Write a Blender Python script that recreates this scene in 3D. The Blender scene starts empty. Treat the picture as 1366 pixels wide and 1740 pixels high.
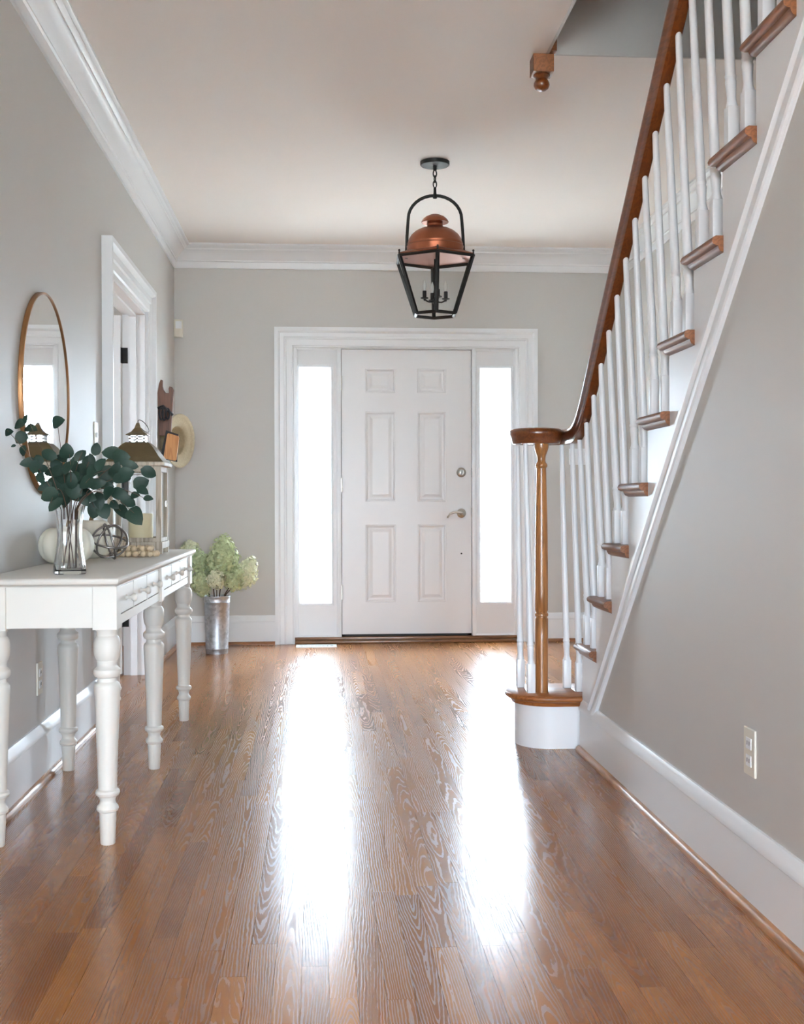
import bpy, bmesh, math, random
from mathutils import Vector, Matrix
random.seed(7)
sc = bpy.context.scene
COL = sc.collection
PI = math.pi

# ------------------------------------------------------------------ camera
FPX, VX, VY, HC, ROLL = 1970.0, 541.0, 855.0, 0.99, -0.0025
_th = math.atan((683 - VX) / FPX)
_ph = math.atan((870 - VY) / math.hypot(FPX, 683 - VX))
FW = Vector((math.sin(_th) * math.cos(_ph), math.cos(_th) * math.cos(_ph), -math.sin(_ph)))
RT = FW.cross(Vector((0, 0, 1))).normalized()
UP = RT.cross(FW)
_c, _s = math.cos(ROLL), math.sin(ROLL)
RT2 = RT * _c + UP * _s
UP2 = UP * _c - RT * _s
CAM = Vector((0, 0, HC))
cam_data = bpy.data.cameras.new('camera')
cam = bpy.data.objects.new('camera', cam_data)
COL.objects.link(cam)
cam_data.sensor_fit = 'HORIZONTAL'
cam_data.sensor_width = 36.0
cam_data.lens = FPX / 1366 * 36.0
cam_data.clip_start = 0.02
m3 = Matrix((RT2, UP2, -FW)).transposed()
cam.matrix_world = Matrix.Translation(CAM) @ m3.to_4x4()
sc.camera = cam


def at(px, py, Y):
    """Point of the place that lies at depth Y behind photo pixel (px, py)."""
    d = FW * FPX + RT2 * (px - 683) + UP2 * (870 - py)
    return CAM + d * (Y / d.y)


# ------------------------------------------------------------------ world, light, exposure
SKY = 27.0
w = bpy.data.worlds.new('sky')
sc.world = w
w.use_nodes = True
bg = w.node_tree.nodes['Background']
bg.inputs[0].default_value = (0.735, 0.868, 1.02, 1)
bg.inputs[1].default_value = SKY
sc.view_settings.view_transform = 'Standard'
sc.view_settings.look = 'None'
sc.view_settings.gamma = 1.0
sc.view_settings.use_curve_mapping = False
sc.view_settings.exposure = 1.13
sc.cycles.use_denoising = True
sc.cycles.max_bounces = 12
sc.cycles.diffuse_bounces = 6
sc.cycles.glossy_bounces = 6
sc.cycles.transmission_bounces = 10
sc.cycles.transparent_max_bounces = 16
sc.cycles.sample_clamp_indirect = 8.0
sc.cycles.caustics_refractive = False
sc.cycles.caustics_reflective = False


sun_l = bpy.data.lights.new('sun', 'SUN')
sun_l.energy = 190.0
sun_l.color = (1.0, 0.98, 0.97)
sun_l.angle = math.radians(0.6)
sun = bpy.data.objects.new('sun', sun_l)
COL.objects.link(sun)
sun.rotation_euler = Vector((-0.62, 0.05, -0.78)).to_track_quat('-Z', 'Y').to_euler()


def portal(name, loc, size, direction):
    """Light portal in a window opening: guides sky light, emits nothing itself."""
    l = bpy.data.lights.new(name, 'AREA')
    l.shape = 'RECTANGLE'
    l.size, l.size_y = size
    l.cycles.is_portal = True
    o = bpy.data.objects.new(name, l)
    COL.objects.link(o)
    o.location = loc
    o.rotation_euler = Vector(direction).to_track_quat('-Z', 'Z').to_euler()
    return o


# window openings of the house: (wall spec below uses the same numbers)
LX, RX, BY, CZ, SX = -1.0, 1.055, 8.2, 2.79, 2.2      # left wall, wall under stair, door wall, ceiling, stairwell wall
REAR_Y = -5.5
WIN_REAR = [(-2.4, -0.5, 0.3, 2.0), (0.5, 2.4, 0.3, 2.0)]     # x0, x1, z0, z1 in the rear wall
WIN_SIDE = (4.3, 5.2, 0.8, 1.9)                       # y0, y1 in the next room's outer wall
SL_GLASS = [(-0.128, 0.085), (1.157, 1.365)]          # sidelight glass x ranges
SL_Z = (0.29, 1.945)

# ------------------------------------------------------------------ node material helpers
def S(r, g, b):
    f = lambda v: (v / 255 / 12.92) if v / 255 <= 0.04045 else ((v / 255 + 0.055) / 1.055) ** 2.4
    return (f(r), f(g), f(b), 1.0)


class NT:
    def __init__(self, name):
        self.m = bpy.data.materials.new(name)
        self.m.use_nodes = True
        self.t = self.m.node_tree
        self.b = self.t.nodes['Principled BSDF']

    def n(self, typ, **kw):
        nd = self.t.nodes.new(typ)
        for k, v in kw.items():
            setattr(nd, k, v)
        return nd

    def l(self, a, b):
        self.t.links.new(a, b)

    def math(self, op, a, b=None, c=None):
        nd = self.n('ShaderNodeMath', operation=op)
        for i, v in enumerate((a, b, c)):
            if v is None:
                continue
            if isinstance(v, (int, float)):
                nd.inputs[i].default_value = v
            else:
                self.l(v, nd.inputs[i])
        return nd.outputs[0]

    def mix(self, fac, a, b):
        nd = self.n('ShaderNodeMix', data_type='RGBA')
        for sock, v in ((nd.inputs['Factor'], fac), (nd.inputs['A'], a), (nd.inputs['B'], b)):
            if isinstance(v, (int, float)):
                sock.default_value = v
            elif isinstance(v, tuple):
                sock.default_value = v
            else:
                self.l(v, sock)
        return nd.outputs['Result']

    def ramp(self, fac, lo, hi, a=0.0, b=1.0):
        nd = self.n('ShaderNodeMapRange', interpolation_type='SMOOTHSTEP')
        nd.inputs['From Min'].default_value = lo
        nd.inputs['From Max'].default_value = hi
        nd.inputs['To Min'].default_value = a
        nd.inputs['To Max'].default_value = b
        self.l(fac, nd.inputs['Value'])
        return nd.outputs['Result']

    def noise(self, vec=None, scale=5.0, detail=2.0, rough=0.5):
        nd = self.n('ShaderNodeTexNoise')
        nd.inputs['Scale'].default_value = scale
        nd.inputs['Detail'].default_value = detail
        nd.inputs['Roughness'].default_value = rough
        if vec is not None:
            self.l(vec, nd.inputs['Vector'])
        return nd.outputs['Fac']

    def coord(self, scale=(1, 1, 1), kind='Object'):
        tc = self.n('ShaderNodeTexCoord')
        mp = self.n('ShaderNodeMapping')
        mp.inputs['Scale'].default_value = scale
        self.l(tc.outputs[kind], mp.inputs['Vector'])
        return mp.outputs['Vector']

    def bump(self, height, strength=0.2, dist=0.002):
        nd = self.n('ShaderNodeBump')
        nd.inputs['Strength'].default_value = strength
        nd.inputs['Distance'].default_value = dist
        self.l(height, nd.inputs['Height'])
        self.l(nd.outputs['Normal'], self.b.inputs['Normal'])


def simple(name, col, rough=0.5, metal=0.0, var=0.04, scale=30.0, bump=0.0, spec=0.5, bscale=None, coat=0.0):
    k = NT(name)
    v = k.coord()
    nz = k.noise(v, scale, 3.0)
    dark = tuple(c * (1 - var) for c in col[:3]) + (1,)
    lite = tuple(min(1, c * (1 + var)) for c in col[:3]) + (1,)
    k.l(k.mix(nz, dark, lite), k.b.inputs['Base Color'])
    k.b.inputs['Roughness'].default_value = rough
    k.b.inputs['Metallic'].default_value = metal
    k.b.inputs['Specular IOR Level'].default_value = spec
    if coat:
        k.b.inputs['Coat Weight'].default_value = coat
        k.b.inputs['Coat Roughness'].default_value = 0.15
    if bump:
        k.bump(k.noise(v, bscale or scale * 4, 2.0), bump, 0.001)
    return k.m


def wood(name, c1, c2, axis, rough=0.3, freq=60.0, coat=0.3):
    """Oak with grain running along axis 0/1/2 of the object."""
    k = NT(name)
    s = [22.0, 22.0, 22.0]
    s[axis] = 1.6
    v = k.coord(tuple(s))
    n1 = k.noise(v, 1.3, 3.0)
    s2 = [freq * 4] * 3
    s2[axis] = 6.0
    n2 = k.noise(k.coord(tuple(s2)), 1.0, 2.0)
    band = k.ramp(k.math('SINE', k.math('MULTIPLY', n1, 38.0)), -0.3, 0.9)
    f = k.math('MULTIPLY_ADD', k.ramp(n2, 0.5, 0.75), 0.35, k.math('MULTIPLY', band, 0.55))
    k.l(k.mix(f, c1, c2), k.b.inputs['Base Color'])
    k.b.inputs['Roughness'].default_value = rough
    k.b.inputs['Coat Weight'].default_value = coat
    k.b.inputs['Coat Roughness'].default_value = 0.18
    return k.m


M = {}
M['wall'] = simple('greige wall paint', S(203, 201, 197), 0.5, var=0.012, scale=3.0, bump=0.05, bscale=220, spec=0.4)
M['ceil'] = simple('ceiling paint', S(245, 240, 235), 0.8, var=0.01, scale=3.0, spec=0.2)
M['white'] = simple('white trim paint', S(237, 240, 242), 0.34, var=0.008, scale=6.0, bump=0.03, bscale=90)
M['doorwhite'] = simple('white door paint', S(229, 230, 231), 0.32, var=0.008, scale=5.0, bump=0.03, bscale=120)
M['tablewhite'] = simple('ivory table paint', S(226, 224, 216), 0.42, var=0.008, scale=8.0, bump=0.04, bscale=60)
M['black'] = simple('black iron', S(22, 22, 21), 0.5, var=0.15, scale=40, spec=0.3)
M['copper'] = simple('aged copper', S(136, 78, 54), 0.42, metal=0.8, var=0.14, scale=14, bump=0.04, bscale=30)
M['nickel'] = simple('satin nickel', S(176, 170, 160), 0.3, metal=1.0, var=0.05, scale=60)
M['brass'] = simple('brushed brass', S(140, 102, 66), 0.42, metal=0.7, var=0.06, scale=50)
M['steel'] = simple('brushed steel', S(150, 148, 145), 0.3, metal=1.0, var=0.08, scale=50)
M['plate'] = simple('ivory plastic', S(226, 222, 208), 0.4, var=0.01)
M['dark'] = simple('dark slot', S(40, 36, 32), 0.6, var=0.1)
M['pumpkin'] = simple('white pumpkin skin', S(232, 228, 212), 0.45, var=0.05, scale=12, bump=0.05, bscale=40)
M['pstem'] = simple('dry pumpkin stem', S(132, 112, 78), 0.8, var=0.25, scale=60)
M['leaf'] = simple('eucalyptus leaf', S(30, 53, 43), 0.55, var=0.35, spec=0.35, scale=22)
M['stem'] = simple('brown twig', S(86, 62, 50), 0.7, var=0.25, scale=40)
M['hstem'] = simple('hydrangea stem', S(84, 62, 44), 0.7, var=0.2, scale=40)
M['petal'] = simple('dried green hydrangea petal', S(196, 205, 160), 0.7, var=0.4, scale=26)
M['petal2'] = simple('pale hydrangea petal', S(224, 224, 192), 0.7, var=0.3, scale=30)
M['bead'] = simple('raw wood bead', S(214, 192, 160), 0.6, var=0.1, scale=30)
M['greywood'] = wood('weathered lantern wood', S(190, 178, 160), S(140, 124, 104), 2, 0.6, 40, 0.0)
M['roofmetal'] = simple('bronzed lantern metal', S(112, 98, 72), 0.38, metal=0.75, var=0.18, scale=16)
M['bulb'] = simple('bulb glass', S(226, 224, 216), 0.12, var=0.01)
M['candle'] = simple('cream candle wax', S(236, 220, 180), 0.5, var=0.02)
M['straw'] = simple('straw', S(168, 153, 124), 0.85, var=0.22, scale=90, bump=0.4, bscale=160)
M['walnut'] = wood('dark hanging board wood', S(108, 70, 52), S(70, 42, 30), 2, 0.5, 50, 0.0)
M['tan'] = wood('tan wood', S(190, 130, 70), S(160, 100, 48), 2, 0.5, 50, 0.0)
M['cord'] = simple('black cord', S(26, 25, 28), 0.7, var=0.2)
M['oak'] = wood('oak newel', S(166, 112, 60), S(120, 74, 34), 2, 0.32)
M['rail'] = wood('stained oak handrail', S(104, 54, 22), S(72, 32, 11), 1, 0.28)
M['treadwood'] = wood('stained oak tread', S(134, 84, 50), S(98, 56, 30), 1, 0.42, 60.0, 0.0)
M['treadx'] = wood('oak starting tread', S(160, 100, 52), S(116, 66, 30), 0, 0.4, 60.0, 0.05)
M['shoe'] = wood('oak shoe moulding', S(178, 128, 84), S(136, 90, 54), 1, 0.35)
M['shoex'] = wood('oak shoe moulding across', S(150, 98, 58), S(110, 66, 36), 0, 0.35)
M['sill'] = wood('dark oak threshold', S(132, 92, 58), S(92, 60, 36), 0, 0.35)
M['lawn'] = simple('dry lawn', S(166, 169, 166), 0.9, var=0.2, scale=2.0)
M['subfloor'] = simple('floor beyond the planks', S(150, 98, 62), 0.35, var=0.08, scale=4)


def glass_pane(name):
    k = NT(name)
    tr = k.n('ShaderNodeBsdfTransparent')
    tr.inputs[0].default_value = (0.97, 0.98, 0.98, 1)
    gl = k.n('ShaderNodeBsdfGlossy')
    gl.inputs['Roughness'].default_value = 0.02
    fr = k.n('ShaderNodeFresnel')
    fr.inputs[0].default_value = 1.45
    mx = k.n('ShaderNodeMixShader')
    geo = k.n('ShaderNodeNewGeometry')      # exit faces of the pane do not reflect again
    k.l(k.math('MULTIPLY', fr.outputs[0], k.math('SUBTRACT', 1.0, geo.outputs['Backfacing'])), mx.inputs[0])
    k.l(tr.outputs[0], mx.inputs[1])
    k.l(gl.outputs[0], mx.inputs[2])
    k.l(mx.outputs[0], k.t.nodes['Material Output'].inputs['Surface'])
    return k.m


M['pane'] = glass_pane('window glass')
_k = NT('clear vase glass')
_k.b.inputs['Base Color'].default_value = (0.97, 0.98, 0.98, 1)
_k.b.inputs['Roughness'].default_value = 0.02
_k.b.inputs['Transmission Weight'].default_value = 1.0
_k.b.inputs['IOR'].default_value = 1.48
M['glass'] = _k.m
_k = NT('mirror silvering')
_k.b.inputs['Base Color'].default_value = (0.9, 0.91, 0.91, 1)
_k.b.inputs['Metallic'].default_value = 1.0
_k.b.inputs['Roughness'].default_value = 0.015
M['mirror'] = _k.m
# galvanised zinc with spangle
_k = NT('galvanised zinc')
vo = _k.n('ShaderNodeTexVoronoi')
vo.inputs['Scale'].default_value = 55.0
_k.l(_k.coord(), vo.inputs['Vector'])
_k.l(_k.mix(_k.math('MULTIPLY', vo.outputs['Color'], 1.0), S(170, 174, 178), S(214, 217, 220)), _k.b.inputs['Base Color'])
_k.b.inputs['Metallic'].default_value = 0.9
_k.b.inputs['Roughness'].default_value = 0.46
M['zinc'] = _k.m

# oak floor: per-plank attributes 'gr' (across, along, ring depth) and 'tint'
k = NT('oak strip floor')
a = k.n('ShaderNodeAttribute', attribute_name='gr')
sx = k.n('ShaderNodeSeparateXYZ')
k.l(a.outputs['Vector'], sx.inputs[0])
u, v, h = sx.outputs
ti = k.n('ShaderNodeAttribute', attribute_name='tint').outputs['Fac']
cx = k.n('ShaderNodeCombineXYZ')
k.l(k.math('MULTIPLY', u, 11.0), cx.inputs[0])
k.l(k.math('MULTIPLY', v, 1.35), cx.inputs[1])
k.l(k.math('MULTIPLY', h, 400.0), cx.inputs[2])
n1 = k.noise(cx.outputs[0], 1.0, 2.0, 0.45)
hh = k.math('ADD', h, k.math('MULTIPLY', k.math('SUBTRACT', n1, 0.5), 0.03))
r = k.math('SQRT', k.math('ADD', k.math('MULTIPLY', u, u), k.math('MULTIPLY', hh, hh)))
r = k.math('ADD', r, k.math('MULTIPLY', k.math('SUBTRACT', n1, 0.5), 0.03))
cw = k.n('ShaderNodeCombineXYZ')
k.l(k.math('MULTIPLY', u, 90.0), cw.inputs[0])
k.l(k.math('MULTIPLY', v, 16.0), cw.inputs[1])
k.l(k.math('MULTIPLY', h, 300.0), cw.inputs[2])
r = k.math('ADD', r, k.math('MULTIPLY', k.math('SUBTRACT', k.noise(cw.outputs[0], 1.0, 2.0), 0.5), 0.006))
r = k.math('ADD', r, k.math('MULTIPLY', v, k.math('MULTIPLY_ADD', ti, 0.20, -0.09)))
sn = k.math('SINE', k.math('MULTIPLY', r, 2 * PI / 0.0060))
cf = k.n('ShaderNodeCombineXYZ')
k.l(k.math('MULTIPLY', u, 22.0), cf.inputs[0])
k.l(k.math('MULTIPLY', v, 1.7), cf.inputs[1])
k.l(k.math('MULTIPLY', h, 900.0), cf.inputs[2])
fade = k.math('MULTIPLY', k.ramp(k.noise(cf.outputs[0], 1.0, 1.0), 0.30, 0.52, 0.5, 1.0), k.ramp(h, 0.016, 0.035, 1.0, 0.6))
line = k.math('MULTIPLY', k.ramp(sn, -0.1, 0.95), fade)
cp = k.n('ShaderNodeCombineXYZ')
k.l(k.math('MULTIPLY', u, 900.0), cp.inputs[0])
k.l(k.math('MULTIPLY', v, 22.0), cp.inputs[1])
k.l(h, cp.inputs[2])
pore = k.ramp(k.noise(cp.outputs[0], 1.0, 2.0), 0.5, 0.78)
mask = k.math('MAXIMUM', k.math('MULTIPLY', line, k.math('MULTIPLY_ADD', pore, 0.3, 0.70)), k.math('MULTIPLY', pore, 0.35))
base = k.mix(ti, S(130, 76, 33), S(184, 126, 65))
darkg = k.mix(ti, S(94, 53, 22), S(138, 86, 40))
k.l(k.mix(mask, base, darkg), k.b.inputs['Base Color'])
k.l(k.math('MULTIPLY_ADD', mask, 0.32, 0.185), k.b.inputs['Roughness'])
k.l(k.math('MULTIPLY_ADD', mask, 0.3, 0.5), k.b.inputs['Specular IOR Level'])
k.bump(mask, 0.10, -0.0006)
M['floor'] = k.m


# ------------------------------------------------------------------ geometry helpers
def link(o, parent=None):
    COL.objects.link(o)
    if parent is not None:
        o.parent = parent
    return o


def meshobj(name, verts, faces, mat, parent=None, smooth=False, autosmooth=None):
    me = bpy.data.meshes.new(name)
    me.from_pydata([tuple(p) for p in verts], [], faces)
    bm = bmesh.new()
    bm.from_mesh(me)
    bmesh.ops.remove_doubles(bm, verts=bm.verts, dist=1e-6)
    bmesh.ops.recalc_face_normals(bm, faces=bm.faces)
    bm.to_mesh(me)
    bm.free()
    if smooth or autosmooth:
        for p in me.polygons:
            p.use_smooth = True
        if autosmooth:
            me.set_sharp_from_angle(angle=math.radians(autosmooth))
    me.materials.append(mat)
    o = bpy.data.objects.new(name, me)
    return link(o, parent)


class MB:
    """Collects pieces of one mesh."""
    def __init__(self):
        self.v, self.f = [], []

    def add(self, v, f):
        o = len(self.v)
        self.v += [Vector(p) for p in v]
        self.f += [tuple(i + o for i in q) for q in f]
        return self

    def box(self, x0, x1, y0, y1, z0, z1, bev=0.0):
        if bev <= 0:
            self.add([(x0, y0, z0), (x1, y0, z0), (x1, y1, z0), (x0, y1, z0), (x0, y0, z1), (x1, y0, z1), (x1, y1, z1), (x0, y1, z1)],
                     [(0, 3, 2, 1), (4, 5, 6, 7), (0, 1, 5, 4), (1, 2, 6, 5), (2, 3, 7, 6), (3, 0, 4, 7)])
            return self
        bm = bmesh.new()
        bmesh.ops.create_cube(bm, size=1.0)
        for p in bm.verts:
            p.co = Vector(((x0 + x1) / 2 + p.co.x * (x1 - x0), (y0 + y1) / 2 + p.co.y * (y1 - y0), (z0 + z1) / 2 + p.co.z * (z1 - z0)))
        bmesh.ops.bevel(bm, geom=list(bm.edges), offset=bev, segments=2, profile=0.5, affect='EDGES')
        bm.verts.index_update()
        self.add([p.co.copy() for p in bm.verts], [tuple(q.index for q in fc.verts) for fc in bm.faces])
        bm.free()
        return self

    def lathe(self, prof, cx=0, cy=0, cz=0, seg=24, mtx=None, caps=True):
        vs, fs = [], []
        n = len(prof)
        for i in range(seg):
            t = 2 * PI * i / seg
            for r_, z_ in prof:
                p = Vector((r_ * math.cos(t), r_ * math.sin(t), z_))
                vs.append((mtx @ p if mtx else p) + Vector((cx, cy, cz)))
        for i in range(seg):
            j = (i + 1) % seg
            for q in range(n - 1):
                fs.append((i * n + q, j * n + q, j * n + q + 1, i * n + q + 1))
        if caps:
            if prof[0][0] > 1e-5:
                fs.append(tuple(i * n for i in range(seg)))
            if prof[-1][0] > 1e-5:
                fs.append(tuple(i * n + n - 1 for i in range(seg)))
        return self.add(vs, fs)

    def tube(self, pts, rad, seg=8, closed=False, caps=True):
        pts = [Vector(p) for p in pts]
        n = len(pts)
        rads = rad if isinstance(rad, (list, tuple)) else [rad] * n
        vs, fs = [], []
        prev = None
        for i, p in enumerate(pts):
            if closed:
                t = (pts[(i + 1) % n] - pts[i - 1]).normalized()
            else:
                t = (pts[min(i + 1, n - 1)] - pts[max(i - 1, 0)]).normalized()
            if prev is None:
                ref = Vector((0, 0, 1)) if abs(t.z) < 0.9 else Vector((1, 0, 0))
                s = t.cross(ref).normalized()
            else:
                s = (prev - t * prev.dot(t)).normalized()
            prev = s
            q = t.cross(s)
            for j in range(seg):
                a_ = 2 * PI * j / seg
                vs.append(p + (s * math.cos(a_) + q * math.sin(a_)) * rads[i])
        m = n if closed else n - 1
        for i in range(m):
            i2 = (i + 1) % n
            for j in range(seg):
                j2 = (j + 1) % seg
                fs.append((i * seg + j, i * seg + j2, i2 * seg + j2, i2 * seg + j))
        if caps and not closed:
            fs.append(tuple(range(seg)))
            fs.append(tuple((n - 1) * seg + j for j in range(seg)))
        return self.add(vs, fs)

    def sweep(self, path, prof, N, caps=True, closed=False):
        """Mitred sweep. Path lies in a plane with normal N; profile (a, b): a = N x direction, b = along N."""
        N = Vector(N).normalized()
        path = [Vector(p) for p in path]
        n, m = len(path), len(prof)
        vs, fs = [], []
        for i in range(n):
            if closed:
                d0, d1 = (path[i] - path[i - 1]).normalized(), (path[(i + 1) % n] - path[i]).normalized()
            else:
                d0 = (path[i] - path[i - 1]).normalized() if i > 0 else None
                d1 = (path[i + 1] - path[i]).normalized() if i < n - 1 else None
                d0, d1 = d0 or d1, d1 or d0
            s0, s1 = N.cross(d0), N.cross(d1)
            mm = (s0 + s1)
            mm = mm / max(1e-6, (1 + s0.dot(s1)))
            for a_, b_ in prof:
                vs.append(path[i] + mm * a_ + N * b_)
        for i in range(n if closed else n - 1):
            i2 = (i + 1) % n
            for j in range(m):
                j2 = (j + 1) % m
                fs.append((i * m + j, i * m + j2, i2 * m + j2, i2 * m + j))
        if caps and not closed:
            fs.append(tuple(range(m)))
            fs.append(tuple((n - 1) * m + j for j in range(m)))
        return self.add(vs, fs)

    def prism(self, poly, vec):
        """Closed polygon extruded by vec."""
        n = len(poly)
        vec = Vector(vec)
        vs = [Vector(p) for p in poly] + [Vector(p) + vec for p in poly]
        return self.add(vs, [tuple(range(n)), tuple(range(n, 2 * n))] + [(i, (i + 1) % n, n + (i + 1) % n, n + i) for i in range(n)])

    def build(self, name, mat, parent=None, smooth=False, auto=None):
        return meshobj(name, self.v, self.f, mat, parent, smooth, auto)


def empty(name, loc=(0, 0, 0)):
    o = bpy.data.objects.new(name, None)
    o.location = loc
    o.empty_display_size = 0.1
    return link(o)


def tag(o, label, cat, group=None, kind=None):
    o['label'] = label
    o['category'] = cat
    if group:
        o['group'] = group
    if kind:
        o['kind'] = kind
    return o


def struct(o, label=None):
    o['kind'] = 'structure'
    if label:
        o['label'] = label
    return o


def under(parent, o):
    """Parent keeping world placement (all parts are built in world space)."""
    o.parent = parent
    o.matrix_parent_inverse = Matrix.Translation(-parent.location)
    return o


def part(mb, name, mat, parent, smooth=False, auto=None):
    o = mb.build(name, mat, None, smooth, auto)
    # move the mesh into the frame of its thing
    o.parent = parent
    off = Vector(parent.location)
    pp = parent.parent
    while pp is not None:
        off += Vector(pp.location)
        pp = pp.parent
    if off.length > 0:
        o.data.transform(Matrix.Translation(-off))
    return o


def copy_tree(o, parent=None):
    c = o.copy()
    COL.objects.link(c)
    c.parent = parent
    for ch in list(o.children):
        copy_tree(ch, c)
    return c


def rects(u0, u1, v0, v1, holes):
    us = sorted({u0, u1, *[t for h_ in holes for t in h_[:2] if u0 < t < u1]})
    vs = sorted({v0, v1, *[t for h_ in holes for t in h_[2:] if v0 < t < v1]})
    out = []
    for i in range(len(us) - 1):
        for j in range(len(vs) - 1):
            cu, cv = (us[i] + us[i + 1]) / 2, (vs[j] + vs[j + 1]) / 2
            if not any(h_[0] < cu < h_[1] and h_[2] < cv < h_[3] for h_ in holes):
                out.append((us[i], us[i + 1], vs[j], vs[j + 1]))
    return out


def wall_x(name, X, th, y0, y1, z0, z1, holes=(), mat='wall'):
    mb = MB()
    for r_ in rects(y0, y1, z0, z1, holes):
        mb.box(min(X, X + th), max(X, X + th), *r_)
    return struct(mb.build(name, M[mat]))


def wall_y(name, Y, th, x0, x1, z0, z1, holes=(), mat='wall'):
    mb = MB()
    for r_ in rects(x0, x1, z0, z1, holes):
        mb.box(r_[0], r_[1], min(Y, Y + th), max(Y, Y + th), r_[2], r_[3])
    return struct(mb.build(name, M[mat]))


# ------------------------------------------------------------------ the setting: shell
DW = (-0.168, 1.422, 0.0, 2.09)                     # rough opening of door and sidelights
OP = (5.61, 6.81, 0.0, 2.10)                        # cased opening in the left wall
wall_x('wall_left', LX, -0.12, -1.0, BY, 0, CZ, [OP])
wall_y('wall_back', BY, 0.16, -5.0, 3.0, 0, 5.4, [DW])
wall_x('wall_stairwell', SX, 0.12, REAR_Y, BY, 0, 5.4, [(REAR_Y - 1, -1.0, -1, CZ + 0.28)])
wall_y('wall_under_stair', -1.0, 0.1, RX + 0.1, SX, 0, CZ)
wall_y('wall_rear', REAR_Y, -0.15, -3.6, 3.6, 0, 5.4, WIN_REAR)
wall_x('wall_rear_left', -3.6, -0.12, REAR_Y, -1.0, 0, CZ)
wall_x('wall_rear_right', 3.6, 0.12, REAR_Y, -1.0, 0, CZ)
wall_y('wall_return_left', -1.0, 0.12, -3.6, LX - 0.12, 0, CZ)
wall_y('wall_return_right', -1.0, 0.12, SX + 0.12, 3.6, 0, CZ)
# next room, seen only through the cased opening
wall_x('wall_next_room', -4.6, -0.12, 3.0, BY, 0, CZ, [WIN_SIDE])
wall_y('wall_next_room_near', 3.0, -0.12, -4.72, LX - 0.12, 0, CZ)
wall_x('wall_upstairs', -1.0, -0.12, REAR_Y, BY, CZ + 0.28, 5.4)
# wall below the stair, its sloping top following the stringer
SLOPE = 0.909
def trim_lo(y): return 0.212 + 0.915 * (4.31 - y)
def trim_hi(y): return 0.172 + 0.917 * (4.46 - y)
mb = MB()
yc = 4.36 - (CZ - 0.23) / 0.916
mb.prism([(RX, 4.56, 0), (RX, 4.56, 0.05), (RX, 4.36, 0.23), (RX, yc, CZ), (RX, -1.0, CZ), (RX, -1.0, 0)], (0.1, 0, 0))
struct(mb.build('wall_right', M['wall']))

OX0, OY1, OY0 = 0.915, 4.62, 1.7                     # stairwell opening in the ceiling
mb = MB()
mb.box(-4.72, OX0, -1.0, BY, CZ, CZ + 0.28)
mb.box(OX0, SX, OY1, BY, CZ, CZ + 0.28)
mb.box(OX0, SX, -1.0, OY0, CZ, CZ + 0.28)
mb.box(-3.6, 3.6, REAR_Y, -1.0, CZ, CZ + 0.28)
struct(mb.build('ceiling', M['ceil']))
mb = MB()
mb.box(OX0, SX, OY1 - 0.012, OY1, CZ - 0.001, CZ + 0.30)
mb.box(OX0, OX0 + 0.012, OY0, OY1 - 0.012, CZ - 0.001, CZ + 0.30)
struct(mb.build('wall_stairwell_fascia', M['wall']))
mb = MB()
mb.box(-1.2, 3.6, REAR_Y, BY, 5.4, 5.5)
struct(mb.build('ceiling_upstairs', M['ceil']))
mb = MB()
mb.box(-80, 80, -80, 80, -0.4, -0.35)
struct(mb.build('ground', M['lawn']), 'sunlit lawn outside the house')

# crown moulding, mitred at the corners: a = into the room, b = up
CR = [(0, -0.155), (0.012, -0.155), (0.016, -0.145), (0.016, -0.112), (0.024, -0.108), (0.024, -0.100), (0.030, -0.094), (0.040, -0.080), (0.052, -0.062),
      (0.068, -0.046), (0.078, -0.040), (0.084, -0.040), (0.084, -0.032), (0.092, -0.028), (0.100, -0.018), (0.108, -0.016), (0.116, -0.012), (0.116, 0), (0, 0)]
cpath = [(SX, OY1 + 0.0, CZ), (SX, BY, CZ), (LX, BY, CZ), (LX, -1.0, CZ)]
def run_sweep(path, prof, N, names, mats):
    full = MB().sweep(path, prof, N)
    m_ = len(prof)
    for i, nm in enumerate(names):
        one = MB()
        vs = full.v[i * m_:(i + 2) * m_]
        fs = [(j, (j + 1) % m_, m_ + (j + 1) % m_, m_ + j) for j in range(m_)] + [tuple(range(m_)), tuple(range(m_, 2 * m_))]
        one.add(vs, fs)
        struct(one.build(nm, mats[i], None, False, 35))
run_sweep(cpath, CR, (0, 0, 1), ['trim_1', 'trim_2', 'trim_3'], [M['white']] * 3)

# baseboards and oak shoe moulding: a = into the room, b = up
BB = [(0, 0), (0.016, 0), (0.016, 0.158), (0.020, 0.162), (0.020, 0.172), (0.015, 0.180), (0.012, 0.192), (0.006, 0.203), (0, 0.204)]
SH = [(0.016, 0), (0.034, 0), (0.033, 0.008), (0.029, 0.015), (0.022, 0.020), (0.016, 0.021)]
def base_run(name, p0, p1, along):
    o = struct(MB().sweep([p0, p1], BB, (0, 0, 1)).build(name, M['white'], None, False, 40))
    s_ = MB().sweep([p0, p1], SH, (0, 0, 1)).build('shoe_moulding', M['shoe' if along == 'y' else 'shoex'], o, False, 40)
    return o
base_run('baseboard_left', (LX, 5.47, 0), (LX, -1.0, 0), 'y')
base_run('baseboard_left_far', (LX, BY, 0), (LX, 6.95, 0), 'y')
base_run('baseboard_back', (-0.305, BY, 0), (LX, BY, 0), 'x')
base_run('baseboard_back_right', (SX, BY, 0), (1.559, BY, 0), 'x')
base_run('baseboard_right', (RX, -1.0, 0), (RX, 4.565, 0), 'y')
base_run('baseboard_stairwell', (SX, 4.9, 0), (SX, BY, 0), 'y')

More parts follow.
